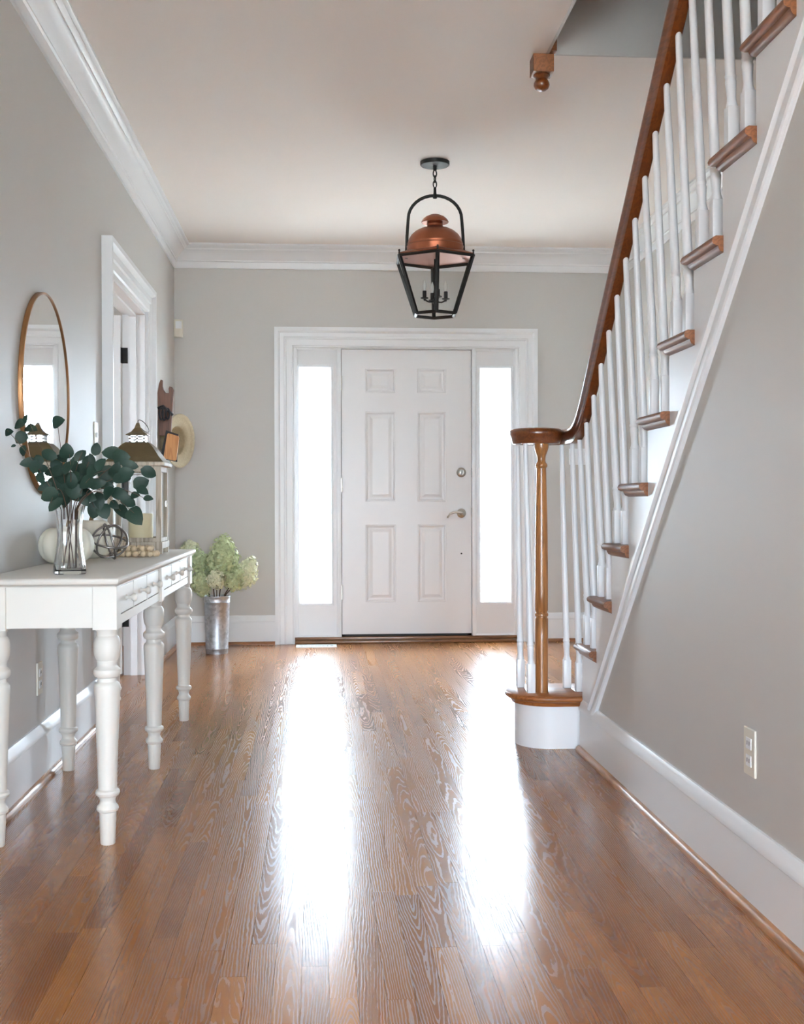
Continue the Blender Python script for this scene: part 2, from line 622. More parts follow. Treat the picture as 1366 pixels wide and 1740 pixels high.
# ------------------------------------------------------------------ floor: oak strips
flo = MB()
flo.box(-4.72, 3.7, REAR_Y, BY + 0.1, -0.10, -0.012)
flo.box(-4.72, LX - 0.13, 3.0, BY, -0.012, 0)
flo.box(-3.6, 3.6, REAR_Y, 1.0, -0.012, 0)
floor = struct(flo.build('floor', M['subfloor']))
PWID = 0.0572
rnd = random.Random(11)
planks = []
x = LX - 0.125
while x < SX + 0.02:
    y = 1.0 - 0.0
    first = True
    while y < BY + 0.03:
        L = rnd.choice([0.45, 0.6, 0.75, 0.9, 1.05, 1.25, 1.5, 1.8]) * rnd.uniform(0.9, 1.1)
        if first:
            L *= rnd.uniform(0.2, 1.0)
            first = False
        y1 = min(y + L, BY + 0.035)
        if BY + 0.035 - y1 < 0.15:
            y1 = BY + 0.035
        if not (x > RX + 0.05 and y1 < 4.5):
            planks.append((x, y, y1))
        y = y1
    x += PWID


def plank_geo(x0, y0, y1):
    g = 0.00025
    X0, X1, Y0, Y1 = x0 + g, x0 + PWID - g, y0 + g, y1 - g
    vs = [(X0, Y0, -0.012), (X1, Y0, -0.012), (X1, Y1, -0.012), (X0, Y1, -0.012), (X0, Y0, 0), (X1, Y0, 0), (X1, Y1, 0), (X0, Y1, 0)]
    fs = [(4, 5, 6, 7), (0, 1, 5, 4), (1, 2, 6, 5), (2, 3, 7, 6), (3, 0, 4, 7)]
    u0, v0 = (rnd.uniform(-0.016, 0.016) if rnd.random() < 0.6 else rnd.choice((-1, 1)) * rnd.uniform(0.03, 0.12)), rnd.uniform(0, 50)
    h0 = rnd.choice([rnd.uniform(0.001, 0.010), rnd.uniform(0.003, 0.02), rnd.uniform(0.02, 0.05)])
    t = min(1, max(0, rnd.gauss(0.47, 0.20)))
    xm = x0 + PWID / 2
    gr = [(p[0] - xm + u0, p[1] - y0 + v0, h0) for p in vs]
    return vs, fs, gr, [t] * len(vs)


def plank_mesh(name, geos):
    V_, F_, G_, T_ = [], [], [], []
    for vs, fs, gr, tt in geos:
        o = len(V_)
        V_ += vs
        F_ += [tuple(i + o for i in q) for q in fs]
        G_ += gr
        T_ += tt
    me = bpy.data.meshes.new(name)
    me.from_pydata(V_, [], F_)
    at1 = me.attributes.new('gr', 'FLOAT_VECTOR', 'POINT')
    at1.data.foreach_set('vector', [c for p in G_ for c in p])
    at2 = me.attributes.new('tint', 'FLOAT', 'POINT')
    at2.data.foreach_set('value', T_)
    me.materials.append(M['floor'])
    return link(bpy.data.objects.new(name, me), floor)


def plank_share(p):
    x0, y0, y1 = p
    lo = max(y0, 2.2)
    if y1 < 2.25 or (x0 < LX - 0.03):
        return 0
    if x0 > RX - 0.03 and y1 < 4.7:
        return 0
    if abs((x0) * FPX / max(2.3, y1) + 541 - 683) > 800:
        return 0
    return PWID / lo * (1 / lo - 1 / max(y1, lo + 0.01))


planks.sort(key=plank_share, reverse=True)
geos = [plank_geo(*p) for p in planks]
for gq in geos[:298]:
    plank_mesh('plank', [gq])
rest = plank_mesh('plank_remainder', geos[298:])
rest['kind'] = 'stuff'
rest['label'] = 'far oak floor strips'

# ------------------------------------------------------------------ front door, sidelights, casing
CAS = [(0, 0), (0, 0.016), (0.010, 0.020), (0.014, 0.014), (0.052, 0.017), (0.058, 0.024), (0.066, 0.024), (0.072, 0.018), (0.098, 0.020), (0.104, 0.032), (0.112, 0.038), (0.137, 0.038), (0.137, 0)]
# wall normal toward camera is -Y; path runs so that (N x dir) points away from the opening
mb = MB().sweep([(DW[0], BY, 0), (DW[0], BY, DW[3]), (DW[1], BY, DW[3]), (DW[1], BY, 0)], CAS, (0, -1, 0))
struct(mb.build('trim_4', M['white'], None, False, 30))
DX0, DX1, DZ0, DZ1 = 0.166, 1.088, 0.062, 2.078
YF = BY + 0.012                                        # face of door
# frame: jambs, mullion posts, head
fr_ = MB()
for x0, x1 in ((DW[0] - 0.0, -0.150), (0.140, DX0 - 0.004), (DX1 + 0.004, 1.112), (1.404, DW[1])):
    fr_.box(x0, x1, BY - 0.004, BY + 0.13, 0.045, DW[3], 0.002)
fr_.box(DW[0], DW[1], BY - 0.003, BY + 0.13, DZ1 + 0.004, DW[3] - 0.001, 0.002)
struct(fr_.build('trim_5', M['white'], None, False, 30))
th_ = MB()
th_.box(DW[0], DW[1], BY - 0.03, BY + 0.14, 0.0, 0.022, 0.006)
th_.box(DW[0] + 0.0, DW[1], BY + 0.0, BY + 0.14, 0.022, 0.044, 0.004)
struct(th_.build('trim_6', M['sill'], None, False, 30))

door = struct(bpy.data.objects.new('door_1', None), 'white six-panel front door between the sidelights')
link(door)
cols = [(0.331, 0.549), (0.702, 0.908)]
rows = [(0.288, 0.838), (1.000, 1.640), (1.772, 1.945)]
holes = [(c0, c1, r0, r1) for c0, c1 in cols for r0, r1 in rows]
mb = MB()
for r_ in rects(DX0, DX1, DZ0, DZ1, holes):
    mb.box(r_[0], r_[1], YF, YF + 0.02, r_[2], r_[3])
mb.box(DX0, DX1, YF + 0.018, YF + 0.042, DZ0, DZ1)
part(mb, 'door_slab', M['doorwhite'], door)
gap_ = MB()  # added strips behind the door gap: block light leaks, coloured dark as gap shade
for x0, x1, z0, z1 in ((DX0 - 0.02, DX0 + 0.02, 0.03, DW[3]), (DX1 - 0.02, DX1 + 0.02, 0.03, DW[3]), (DX0 - 0.02, DX1 + 0.02, 0.03, 0.08), (DX0 - 0.02, DX1 + 0.02, DZ1 - 0.02, DW[3])):
    gap_.box(x0, x1, YF + 0.043, YF + 0.08, z0, z1)
part(gap_, 'gap_shade_strip', M['dark'], door)


def raised_panel(c0, c1, r0, r1, Yf, parent, mat, sgn=1):
    """Ogee sticking around a raised field, toward -Y when sgn = 1."""
    rings = [(0.0, 0.0), (0.004, -0.002), (0.012, -0.0005), (0.018, 0.005), (0.026, 0.006), (0.032, 0.006), (0.052, 0.001), (0.056, 0.001)]
    vs, fs = [], []
    for ins, dep in rings:
        y = Yf + sgn * dep
        vs += [(c0 + ins, y, r0 + ins), (c1 - ins, y, r0 + ins), (c1 - ins, y, r1 - ins), (c0 + ins, y, r1 - ins)]
    for i in range(len(rings) - 1):
        for j in range(4):
            j2 = (j + 1) % 4
            fs.append((i * 4 + j, i * 4 + j2, i * 4 + 4 + j2, i * 4 + 4 + j))
    e = (len(rings) - 1) * 4
    fs.append((e, e + 1, e + 2, e + 3))
    o = MB().add(vs, fs)
    return part(o, 'door_panel', mat, parent)


for c0, c1 in cols:
    for r0, r1 in rows:
        raised_panel(c0, c1, r0, r1, YF, door, M['doorwhite'])
# hardware
RY = Matrix.Rotation(PI / 2, 3, 'X')                    # lathe axis z -> -y
hx, hz = 1.016, 0.918
lv = MB().lathe([(0, 0.0), (0.033, 0.0), (0.033, 0.004), (0.028, 0.009), (0.016, 0.012), (0.013, 0.018), (0.013, 0.042), (0.010, 0.048), (0, 0.050)], hx, YF, hz, 28, RY)
lever = part(lv, 'lever_handle', M['nickel'], door, auto=40)
pts = []
for i in range(13):
    t = i / 12
    pts.append((hx - 0.105 * t, YF - 0.044, hz + 0.010 * math.sin(t * PI * 1.25) - 0.004 * t + (0.0 if t < 0.85 else -0.02 * (t - 0.85) / 0.15)))
part(MB().tube(pts, [0.011 - 0.005 * (i / 12) for i in range(13)], 10), 'lever', M['nickel'], lever, smooth=True)
db = MB().lathe([(0, 0.0), (0.034, 0.0), (0.034, 0.006), (0.030, 0.013), (0.022, 0.016), (0.020, 0.012), (0.012, 0.012), (0.011, 0.020), (0, 0.021)], hx, YF, 1.208, 28, RY)
dbo = part(db, 'deadbolt', M['nickel'], door, auto=40)
part(MB().box(hx - 0.005, hx + 0.005, YF - 0.034, YF - 0.018, 1.190, 1.226, 0.003), 'thumb_turn', M['steel'], dbo)
part(MB().lathe([(0, 0), (0.006, 0), (0.005, 0.002), (0, 0.003)], hx, YF, 0.63, 12, RY), 'peg_hole', M['dark'], door)
for hz_ in (1.79, 1.07, 0.31):
    part(MB().lathe([(0, 0), (0.007, 0), (0.007, 0.1), (0, 0.1)], DX0 - 0.003, YF - 0.004, hz_, 10), 'hinge', M['nickel'], door)
for z0 in (1.175, 0.89):
    part(MB().box(DX1 + 0.0005, DX1 + 0.0035, YF - 0.003, YF + 0.03, z0, z0 + 0.066), 'strike_plate', M['steel'], door)

for i, (g0, g1) in enumerate(SL_GLASS):
    f0, f1 = ((-0.150, 0.140), (1.112, 1.404))[i]
    win = struct(bpy.data.objects.new('window_%d' % (i + 1), None), 'tall narrow sidelight beside the front door')
    link(win)
    mb = MB()
    for r_ in rects(f0, f1, 0.045, DZ1 + 0.004, [(g0 - 0.012, g1 + 0.012, SL_Z[0] - 0.012, SL_Z[1] + 0.012)]):
        mb.box(r_[0], r_[1], BY + 0.014, BY + 0.07, r_[2], r_[3])
    part(mb, 'panel', M['doorwhite'], win)
    mb = MB().sweep([(g0 - 0.012, BY + 0.014, SL_Z[0] - 0.012), (g0 - 0.012, BY + 0.014, SL_Z[1] + 0.012), (g1 + 0.012, BY + 0.014, SL_Z[1] + 0.012), (g1 + 0.012, BY + 0.014, SL_Z[0] - 0.012)],
                    [(-0.014, -0.05), (0.012, -0.05), (0.012, 0.006), (0.004, 0.009), (-0.006, 0.006), (-0.014, -0.006)], (0, -1, 0), closed=True)
    part(mb, 'glazing_bead', M['white'], win, auto=30)
    mb = MB().sweep([(f0, BY + 0.014, 0.045), (f0, BY + 0.014, DZ1 + 0.004), (f1, BY + 0.014, DZ1 + 0.004), (f1, BY + 0.014, 0.045)],
                    [(0, 0), (-0.012, 0), (-0.012, 0.004), (-0.004, 0.010), (0, 0.010)], (0, -1, 0), closed=True)
    part(mb, 'stop_bead', M['white'], win, auto=30)
    part(MB().box(g0 - 0.004, g1 + 0.004, BY + 0.040, BY + 0.044, SL_Z[0] - 0.004, SL_Z[1] + 0.004), 'pane', M['pane'], win)
    portal('sidelight portal', ((g0 + g1) / 2, BY + 0.075, sum(SL_Z) / 2), (g1 - g0 + 0.02, SL_Z[1] - SL_Z[0] + 0.02), (0, -1, 0))
for x0, x1, z0, z1 in WIN_REAR:
    portal('rear window portal', ((x0 + x1) / 2, REAR_Y - 0.1, (z0 + z1) / 2), (x1 - x0, z1 - z0), (0, 1, 0))
portal('next room portal', (-4.66, (WIN_SIDE[0] + WIN_SIDE[1]) / 2, (WIN_SIDE[2] + WIN_SIDE[3]) / 2), (WIN_SIDE[1] - WIN_SIDE[0], WIN_SIDE[3] - WIN_SIDE[2]), (1, 0, 0))

# ------------------------------------------------------------------ cased opening and open door leaf in the left wall
mb = MB().sweep([(LX, OP[0], 0), (LX, OP[0], OP[3]), (LX, OP[1], OP[3]), (LX, OP[1], 0)], [(a_, b_ * 1.32) for a_, b_ in CAS], (1, 0, 0))
struct(mb.build('trim_7', M['white'], None, False, 30))
mb = MB()
mb.box(LX - 0.125, LX + 0.004, OP[1] - 0.018, OP[1], 0, OP[3])
mb.box(LX - 0.125, LX + 0.004, OP[0], OP[0] + 0.018, 0, OP[3])
mb.box(LX - 0.125, LX + 0.004, OP[0] + 0.018, OP[1] - 0.018, OP[3] - 0.018, OP[3])
mb.box(LX - 0.085, LX - 0.045, OP[1] - 0.030, OP[1] - 0.018, 0, OP[3] - 0.018)
mb.box(LX - 0.085, LX - 0.045, OP[0] + 0.018, OP[1] - 0.030, OP[3] - 0.030, OP[3] - 0.018)
struct(mb.build('trim_8', M['white'], None, False, 30))
leaf_d = struct(bpy.data.objects.new('door_2', None), 'white double-door leaf standing open into the next room')
link(leaf_d)
lx0, lx1, lz0, lz1, ly = -1.735, -1.130, 0.012, 2.072, 6.755
cols2 = [(lx0 + 0.11, lx1 - 0.11)]
rows2 = [(0.25, 0.82), (0.98, 1.62), (1.75, 1.95)]
h2 = [(c0, c1, r0, r1) for c0, c1 in cols2 for r0, r1 in rows2]
mb = MB()
for r_ in rects(lx0, lx1, lz0, lz1, h2):
    mb.box(r_[0], r_[1], ly, ly + 0.016, r_[2], r_[3])
mb.box(lx0, lx1, ly + 0.015, ly + 0.035, lz0, lz1)
part(mb, 'door_slab', M['doorwhite'], leaf_d)
for c0, c1 in cols2:
    for r0, r1 in rows2:
        raised_panel(c0, c1, r0, r1, ly, leaf_d, M['doorwhite'])
for hz_ in (1.80, 1.05, 0.28):
    hb = MB().box(lx1 - 0.002, lx1 + 0.036, OP[1] - 0.0215, OP[1] - 0.0185, hz_, hz_ + 0.09)
    hb.box(lx1 - 0.001, lx1 + 0.001, ly + 0.003, ly + 0.033, hz_, hz_ + 0.09)
    hb.lathe([(0, 0), (0.007, 0), (0.007, 0.09), (0, 0.09)], lx1 + 0.004, ly + 0.038, hz_, 8)
    part(hb, 'hinge', M['black'], leaf_d)

# ------------------------------------------------------------------ staircase
RISE, RUN = 0.2095, 0.2305
def tz(k): return 0.216 + RISE * (k - 1)
def ny(k): return 4.594 + RUN * (2 - k)               # nosing front of tread k >= 2
stair = tag(empty('staircase', (1.05, 4.72, 0)), 'enclosed staircase with oak treads, white stringer and rounded starting step', 'staircase')
STX = 1.05
NOS = [(0, 0), (0.020, 0), (0.027, -0.004), (0.030, -0.012), (0.028, -0.020), (0.021, -0.025), (0.014, -0.026), (0.013, -0.031), (0.009, -0.039), (0.002, -0.043), (0, -0.044)]
tm = MB()
y_n, y_b = 0.0, -0.266
tm.sweep([(SX - 0.004, y_n - 0.03, 0), (STX, y_n - 0.03, 0), (STX, y_b, 0)], [(-a_, b_) for a_, b_ in NOS], (0, 0, 1))
tm.box(STX, SX - 0.004, y_b + 0.008, y_n - 0.03, -0.026, 0)
tread0 = None
for k_ in range(2, 15):
    if tread0 is None:
        tread0 = tm.build('tread', M['treadwood'], None, False, 45)
        tr_ = tread0
    else:
        tr_ = tread0.copy()
        COL.objects.link(tr_)
    tr_.parent = stair
    tr_.location = Vector((0, ny(k_), tz(k_))) - stair.location
    part(MB().box(STX + 0.004, SX - 0.004, ny(k_) - 0.048, ny(k_) - 0.03, tz(k_ - 1), tz(k_) - 0.026), 'riser', M['white'], stair)
# stringer board: saw-toothed above, straight below
poly = []
for k_ in range(2, 14):
    poly.append((STX, ny(k_) - 0.03, (tz(k_ - 1)) if k_ > 2 else 0.0))
    poly.append((STX, ny(k_) - 0.03, tz(k_) - 0.026))
    poly.append((STX, ny(k_ + 1) - 0.03, tz(k_) - 0.026))
ye = ny(14) - 0.03
poly += [(STX, ye, trim_lo(ye)), (STX, 4.34, trim_lo(4.34)), (STX, 4.40, 0.10), (STX, 4.40, 0.0)]
mb = MB().prism(poly, (0.018, 0, 0))
part(mb, 'stringer', M['white'], stair)
# sloping moulding along the stringer: profile (a across, b out of wall), path up the slope; N = -X
mbp = [(STX + 0.006, 4.40, (trim_hi(4.40) + trim_lo(4.40)) / 2 - 0.0), (STX + 0.006, 1.6, (trim_hi(1.6) + trim_lo(1.6)) / 2)]
SK = [(-0.036, 0), (-0.036, 0.014), (-0.030, 0.018), (-0.014, 0.018), (-0.008, 0.012), (0.010, 0.012), (0.016, 0.022), (0.030, 0.022), (0.036, 0.018), (0.036, 0)]
part(MB().sweep(mbp, SK, (-1, 0, 0)), 'stringer_moulding', M['white'], stair, auto=30)


def dshape(r_, cx_, cy_, x1, n=26):
    """D-shaped plan: half circle at the free end, straight sides to x1."""
    p = [(x1, cy_ - r_)]
    for i in range(n + 1):
        t = -PI / 2 - PI * i / n
        p.append((cx_ + r_ * math.cos(t), cy_ + r_ * math.sin(t)))
    p.append((x1, cy_ + r_))
    return p


BCX, BCY = 0.945, 4.735
# bullnose riser drum
dr = dshape(0.138, BCX, BCY, 1.052)
part(MB().prism([(a_, b_, 0.0) for a_, b_ in dr], (0, 0, 0.19)), 'bullnose_riser', M['white'], stair, auto=30)
part(MB().box(1.052, SX - 0.004, BCY + 0.10, BCY + 0.138, 0, 0.19), 'riser', M['white'], stair)
prof = [(0.150, 0.172), (0.154, 0.184), (0.160, 0.190), (0.170, 0.192), (0.177, 0.197), (0.179, 0.204), (0.177, 0.211), (0.171, 0.216)]
vs, fs = [], []
n_ = None
for r_, z_ in prof:
    d_ = dshape(r_, BCX, BCY, 1.049)
    n_ = len(d_)
    vs += [(a_, b_, z_) for a_, b_ in d_]
for i in range(len(prof) - 1):
    for j in range(n_):
        j2 = (j + 1) % n_
        fs.append((i * n_ + j, i * n_ + j2, (i + 1) * n_ + j2, (i + 1) * n_ + j))
fs.append(tuple(range(n_)))
fs.append(tuple((len(prof) - 1) * n_ + j for j in range(n_)))
tm1 = MB().add(vs, fs)
tm1.box(1.049, SX - 0.004, ny(2) - 0.03, BCY + 0.170, 0.190, 0.216, 0.006)
part(tm1, 'starting_tread', M['treadx'], stair, auto=40)

# ------------------------------------------------------------------ railing
rail_t = tag(empty('stair_railing', (0.91, 4.69, 0.216)), 'stair railing with white balusters, oak newel and dark volute handrail', 'railing')
def zn(y): return tz(2) + SLOPE * (4.594 - y)
RCX = 1.030
path = []
for i in range(9):
    y = 1.9 + (4.36 - 1.9) * i / 8
    path.append(Vector((RCX, y, zn(y) + 0.752)))
P0, P1, P2 = Vector((RCX, 4.36, zn(4.36) + 0.752)), Vector((RCX, 4.501, 1.262)), Vector((RCX, 4.62, 1.262))
for i in range(1, 11):
    t = i / 10
    path.append(P0 * (1 - t) ** 2 + P1 * 2 * t * (1 - t) + P2 * t * t)
VCX, VCY = 0.905, 4.70
for i in range(0, 45):
    a_ = 2 * PI * 1.25 * i / 44
    r_ = 0.125 - 0.062 * min(1, (a_ / (2 * PI * 1.0)))
    if i > 0:
        path.append(Vector((VCX + r_ * math.cos(a_), VCY + r_ * math.sin(a_), 1.262)))
    else:
        path.append(Vector((RCX, 4.67, 1.262)))
HR = [(-0.016, -0.031), (0.016, -0.031), (0.019, -0.026), (0.022, -0.014), (0.024, -0.004), (0.029, 0.004), (0.030, 0.014), (0.026, 0.024), (0.016, 0.030), (0, 0.032),
      (-0.016, 0.030), (-0.026, 0.024), (-0.030, 0.014), (-0.029, 0.004), (-0.024, -0.004), (-0.022, -0.014), (-0.019, -0.026)]
vs, fs = [], []
m_ = len(HR)
for i, p in enumerate(path):
    t = (path[min(i + 1, len(path) - 1)] - path[max(i - 1, 0)]).normalized()
    s_ = t.cross(Vector((0, 0, 1))).normalized()
    q_ = s_.cross(t)
    for a_, b_ in HR:
        vs.append(p + s_ * a_ + q_ * b_)
for i in range(len(path) - 1):
    for j in range(m_):
        j2 = (j + 1) % m_
        fs.append((i * m_ + j, i * m_ + j2, (i + 1) * m_ + j2, (i + 1) * m_ + j))
fs.append(tuple(range(m_)))
fs.append(tuple((len(path) - 1) * m_ + j for j in range(m_)))
hr = part(MB().add(vs, fs), 'handrail', M['rail'], rail_t, auto=50)
vc = MB().lathe([(0, -0.030), (0.062, -0.031), (0.068, -0.026), (0.070, -0.010), (0.074, 0.004), (0.072, 0.020), (0.062, 0.030), (0.03, 0.033), (0, 0.033)], VCX, VCY, 1.262, 36)
part(vc, 'volute_cap', M['rail'], rail_t, auto=50)
# newel post
NX, NY = 0.910, 4.69
nw = [(0.026, 0.0), (0.026, 0.008), (0.0255, 0.02), (0.0265, 0.20), (0.0268, 0.300), (0.0235, 0.304), (0.0235, 0.309), (0.0272, 0.313), (0.0272, 0.321), (0.0235, 0.325), (0.0235, 0.330),
      (0.0268, 0.334), (0.0268, 0.40), (0.0262, 0.55), (0.0245, 0.70), (0.022, 0.82), (0.0195, 0.912), (0.0195, 0.916), (0.0238, 0.921), (0.0246, 0.927), (0.0238, 0.933),
      (0.019, 0.938), (0.0165, 0.946), (0.0165, 0.956), (0.019, 0.968), (0.0245, 0.983), (0.0285, 0.996), (0.030, 1.003), (0.030, 1.017)]
part(MB().lathe(nw, NX, NY, 0.216, 28), 'newel_post', M['oak'], rail_t, auto=40)


def baluster(base, top):
    """Square plinth, turned ring, slender tapering shaft; leans from base to top."""
    base, top = Vector(base), Vector(top)
    H = top.z - base.z
    hw = 0.0158
    bh = 0.118
    prof = [(0.0148, bh - 0.002), (0.0155, bh + 0.004), (0.0128, bh + 0.012), (0.0118, bh + 0.022), (0.0125, bh + 0.040), (0.0142, bh + 0.058), (0.0148, bh + 0.066), (0.0132, bh + 0.070),
            (0.0132, bh + 0.073), (0.0146, bh + 0.076), (0.0146, bh + 0.081), (0.0128, bh + 0.084), (0.0132, bh + 0.10), (0.0134, bh + 0.16), (0.0122, bh + 0.32), (0.0105, H - 0.12), (0.0092, H)]
    mb_ = MB()
    mb_.box(-hw, hw, -hw, hw, 0, bh, 0.0022)
    mb_.lathe(prof, 0, 0, 0, 14)
    lean = Vector((top.x - base.x, top.y - base.y, 0))
    for p in mb_.v:
        f = max(0.0, min(1, (p.z - bh) / (H - bh)))
        p += lean * f + base
    return part(mb_, 'baluster', M['white'], rail_t, auto=40)


for k_ in range(2, 13):
    for dy in (0.048, 0.048 + RUN / 2):
        y = ny(k_) - dy
        zt = zn(y) + 0.752 - 0.03 if y < 4.40 else 1.234
        if 4.36 < y < 4.6:
            zt = max(1.234, zn(y) + 0.745 - 0.03 + 0.012)
        tx = RCX + 0.006
        baluster((1.068, y, tz(k_)), (tx, y, zt + 0.006))
for bx, by, tx_, ty_ in ((0.845, 4.820, 0.826, 4.770), (0.862, 4.672, 0.836, 4.650), (1.036, 4.790, 1.010, 4.765), (1.066, 4.690, 1.030, 4.655)):
    baluster((bx, by, 0.216), (tx_, ty_, 1.236))
# newel drop of the landing post at the ceiling opening
nd = tag(empty('newel_drop', (0.905, 4.655, CZ - 0.1)), 'turned oak newel drop hanging at the corner of the ceiling opening', 'newel drop')
mb = MB().box(0.905 - 0.042, 0.905 + 0.042, 4.655 - 0.055, 4.655 + 0.03, CZ - 0.072, CZ - 0.0005, 0.003)
mb.box(0.9273, 0.952, 4.570, 4.6077, CZ - 0.0005, CZ + 0.3)
part(mb, 'post_block', M['treadwood'], nd)
part(MB().lathe([(0.034, 0), (0.034, -0.006), (0.026, -0.012), (0.022, -0.018), (0.026, -0.023), (0.031, -0.032), (0.032, -0.042), (0.027, -0.054), (0.016, -0.062), (0, -0.064)], 0.905, 4.645, CZ - 0.072, 24), 'drop_finial', M['rail'], nd, auto=50)

# ------------------------------------------------------------------ pendant lantern
LXc, LYc = 0.618, 6.10
pl = tag(empty('pendant_lantern', (LXc, LYc, CZ)), 'copper domed six-sided pendant lantern in a black iron frame', 'pendant lamp')
part(MB().lathe([(0, -0.020), (0.010, -0.022), (0.074, -0.020), (0.077, -0.016), (0.077, -0.0005), (0, -0.0005)], LXc, LYc, CZ, 36), 'canopy', M['black'], pl, auto=40)
part(MB().lathe([(0.0, 0), (0.009, 0), (0.010, 0.026), (0, 0.027)], LXc, LYc, CZ - 0.046, 14), 'canopy_stem', M['black'], pl, auto=40)
for i, zc_ in enumerate((CZ - 0.063, CZ - 0.091, CZ - 0.118)):
    pts = []
    for j in range(16):
        t = 2 * PI * j / 16
        a_, b_ = 0.0095 * math.cos(t), 0.0185 * math.sin(t)
        d_ = (a_ * 0.95, a_ * 0.3) if i % 2 == 0 else (-a_ * 0.3, a_ * 0.95)
        pts.append((LXc + d_[0], LYc + d_[1], zc_ + b_))
    part(MB().tube(pts, 0.0032, 8, closed=True), 'chain_link', M['black'], pl, smooth=True)
ROT = -math.atan2(LXc, LYc) - PI / 2 + 0.06
RTOP, RBOT, ZT, ZB = 0.222, 0.116, 2.285, 1.985
def hexp(R_, z_, i): return Vector((LXc + R_ * math.cos(ROT + i * PI / 3), LYc + R_ * math.sin(ROT + i * PI / 3), z_))
# bail
bd = Vector((math.cos(ROT + PI / 2), math.sin(ROT + PI / 2), 0))
pts = []
for sgn in (-1,):
    pts += [Vector((LXc, LYc, 0)) - bd * 0.152 + Vector((0, 0, ZT - 0.005)), Vector((LXc, LYc, 0)) - bd * 0.148 + Vector((0, 0, 2.40)), Vector((LXc, LYc, 0)) - bd * 0.142 + Vector((0, 0, 2.48))]
for i in range(1, 16):
    t = PI - PI * i / 16
    pts.append(Vector((LXc, LYc, 2.49)) + bd * 0.141 * math.cos(t) + Vector((0, 0, 0.122 * math.sin(t))))
pts += [Vector((LXc, LYc, 0)) + bd * 0.142 + Vector((0, 0, 2.48)), Vector((LXc, LYc, 0)) + bd * 0.148 + Vector((0, 0, 2.40)), Vector((LXc, LYc, 0)) + bd * 0.152 + Vector((0, 0, ZT - 0.005))]
part(MB().tube(pts, 0.0085, 10), 'bail', M['black'], pl, smooth=True)
part(MB().lathe([(0, 2.594), (0.010, 2.597), (0.013, 2.606), (0.011, 2.618), (0.008, 2.624), (0.007, 2.655), (0, 2.657)], LXc, LYc, 0, 14), 'bail_finial', M['black'], pl, auto=50)
# roof plate, dome, chimney
vs = [hexp(RTOP + 0.004, ZT - 0.004, i) for i in range(6)] + [hexp(RTOP + 0.004, ZT + 0.002, i) for i in range(6)] + [hexp(0.150, ZT + 0.030, i) for i in range(6)]
fs = [tuple(range(6)), tuple(range(12, 18))] + [(i, (i + 1) % 6, 6 + (i + 1) % 6, 6 + i) for i in range(6)] + [(6 + i, 6 + (i + 1) % 6, 12 + (i + 1) % 6, 12 + i) for i in range(6)]
part(MB().add(vs, fs), 'roof_plate', M['copper'], pl)
dome = [(0.150, 0.012), (0.152, 0.020), (0.149, 0.048), (0.151, 0.052), (0.151, 0.058), (0.146, 0.062), (0.146, 0.066), (0.148, 0.070), (0.145, 0.078), (0.138, 0.098), (0.125, 0.118), (0.105, 0.136), (0.080, 0.149),
        (0.055, 0.156), (0.046, 0.160), (0.042, 0.164), (0.042, 0.172), (0.044, 0.175), (0.041, 0.178), (0.041, 0.190), (0.046, 0.198), (0.0, 0.198)]
dm = part(MB().lathe(dome, LXc, LYc, ZT, 40, caps=False), 'dome', M['copper'], pl, auto=50)
part(MB().lathe([(0.0, 0.192), (0.050, 0.190), (0.070, 0.184), (0.072, 0.188), (0.066, 0.200), (0.050, 0.214), (0.028, 0.224), (0, 0.228)], LXc, LYc, ZT, 36), 'chimney_cap', M['copper'], dm, auto=50)


def bar(p, q, r_):
    return MB().tube([p, q], r_, 4)


for i in range(6):
    part(bar(hexp(RTOP, ZT - 0.004, i), hexp(RBOT, ZB, i), 0.0105), 'corner_post', M['black'], pl)
    part(bar(hexp(RTOP, ZT - 0.008, i), hexp(RTOP, ZT - 0.008, i + 1), 0.0095), 'top_bar', M['black'], pl)
    part(bar(hexp(RBOT, ZB, i), hexp(RBOT, ZB, i + 1), 0.0085), 'bottom_bar', M['black'], pl)
    part(MB().lathe([(0.0, -0.004), (0.005, -0.002), (0.004, 0.010), (0.0062, 0.015), (0.004, 0.020), (0, 0.022)], *hexp(RTOP, ZT, i), 10), 'ball_finial', M['black'], pl, smooth=True)
    inn = 0.0
    A, B, C_, D_ = hexp(RTOP - inn, ZT - 0.014, i), hexp(RTOP - inn, ZT - 0.014, i + 1), hexp(RBOT - inn, ZB + 0.002, i + 1), hexp(RBOT - inn, ZB + 0.002, i)
    nrm = (B - A).cross(D_ - A).normalized() * 0.003
    part(MB().prism([A, B, C_, D_], nrm), 'glass_pane', M['pane'], pl)
cl = part(MB().lathe([(0, 0), (0.008, 0.002), (0.006, 0.012), (0.010, 0.02), (0.014, 0.026), (0.010, 0.034), (0.0055, 0.04), (0.0055, ZT - 2.04), (0, ZT - 2.04)], LXc, LYc, 2.032, 14), 'candelabra', M['black'], pl, auto=50)
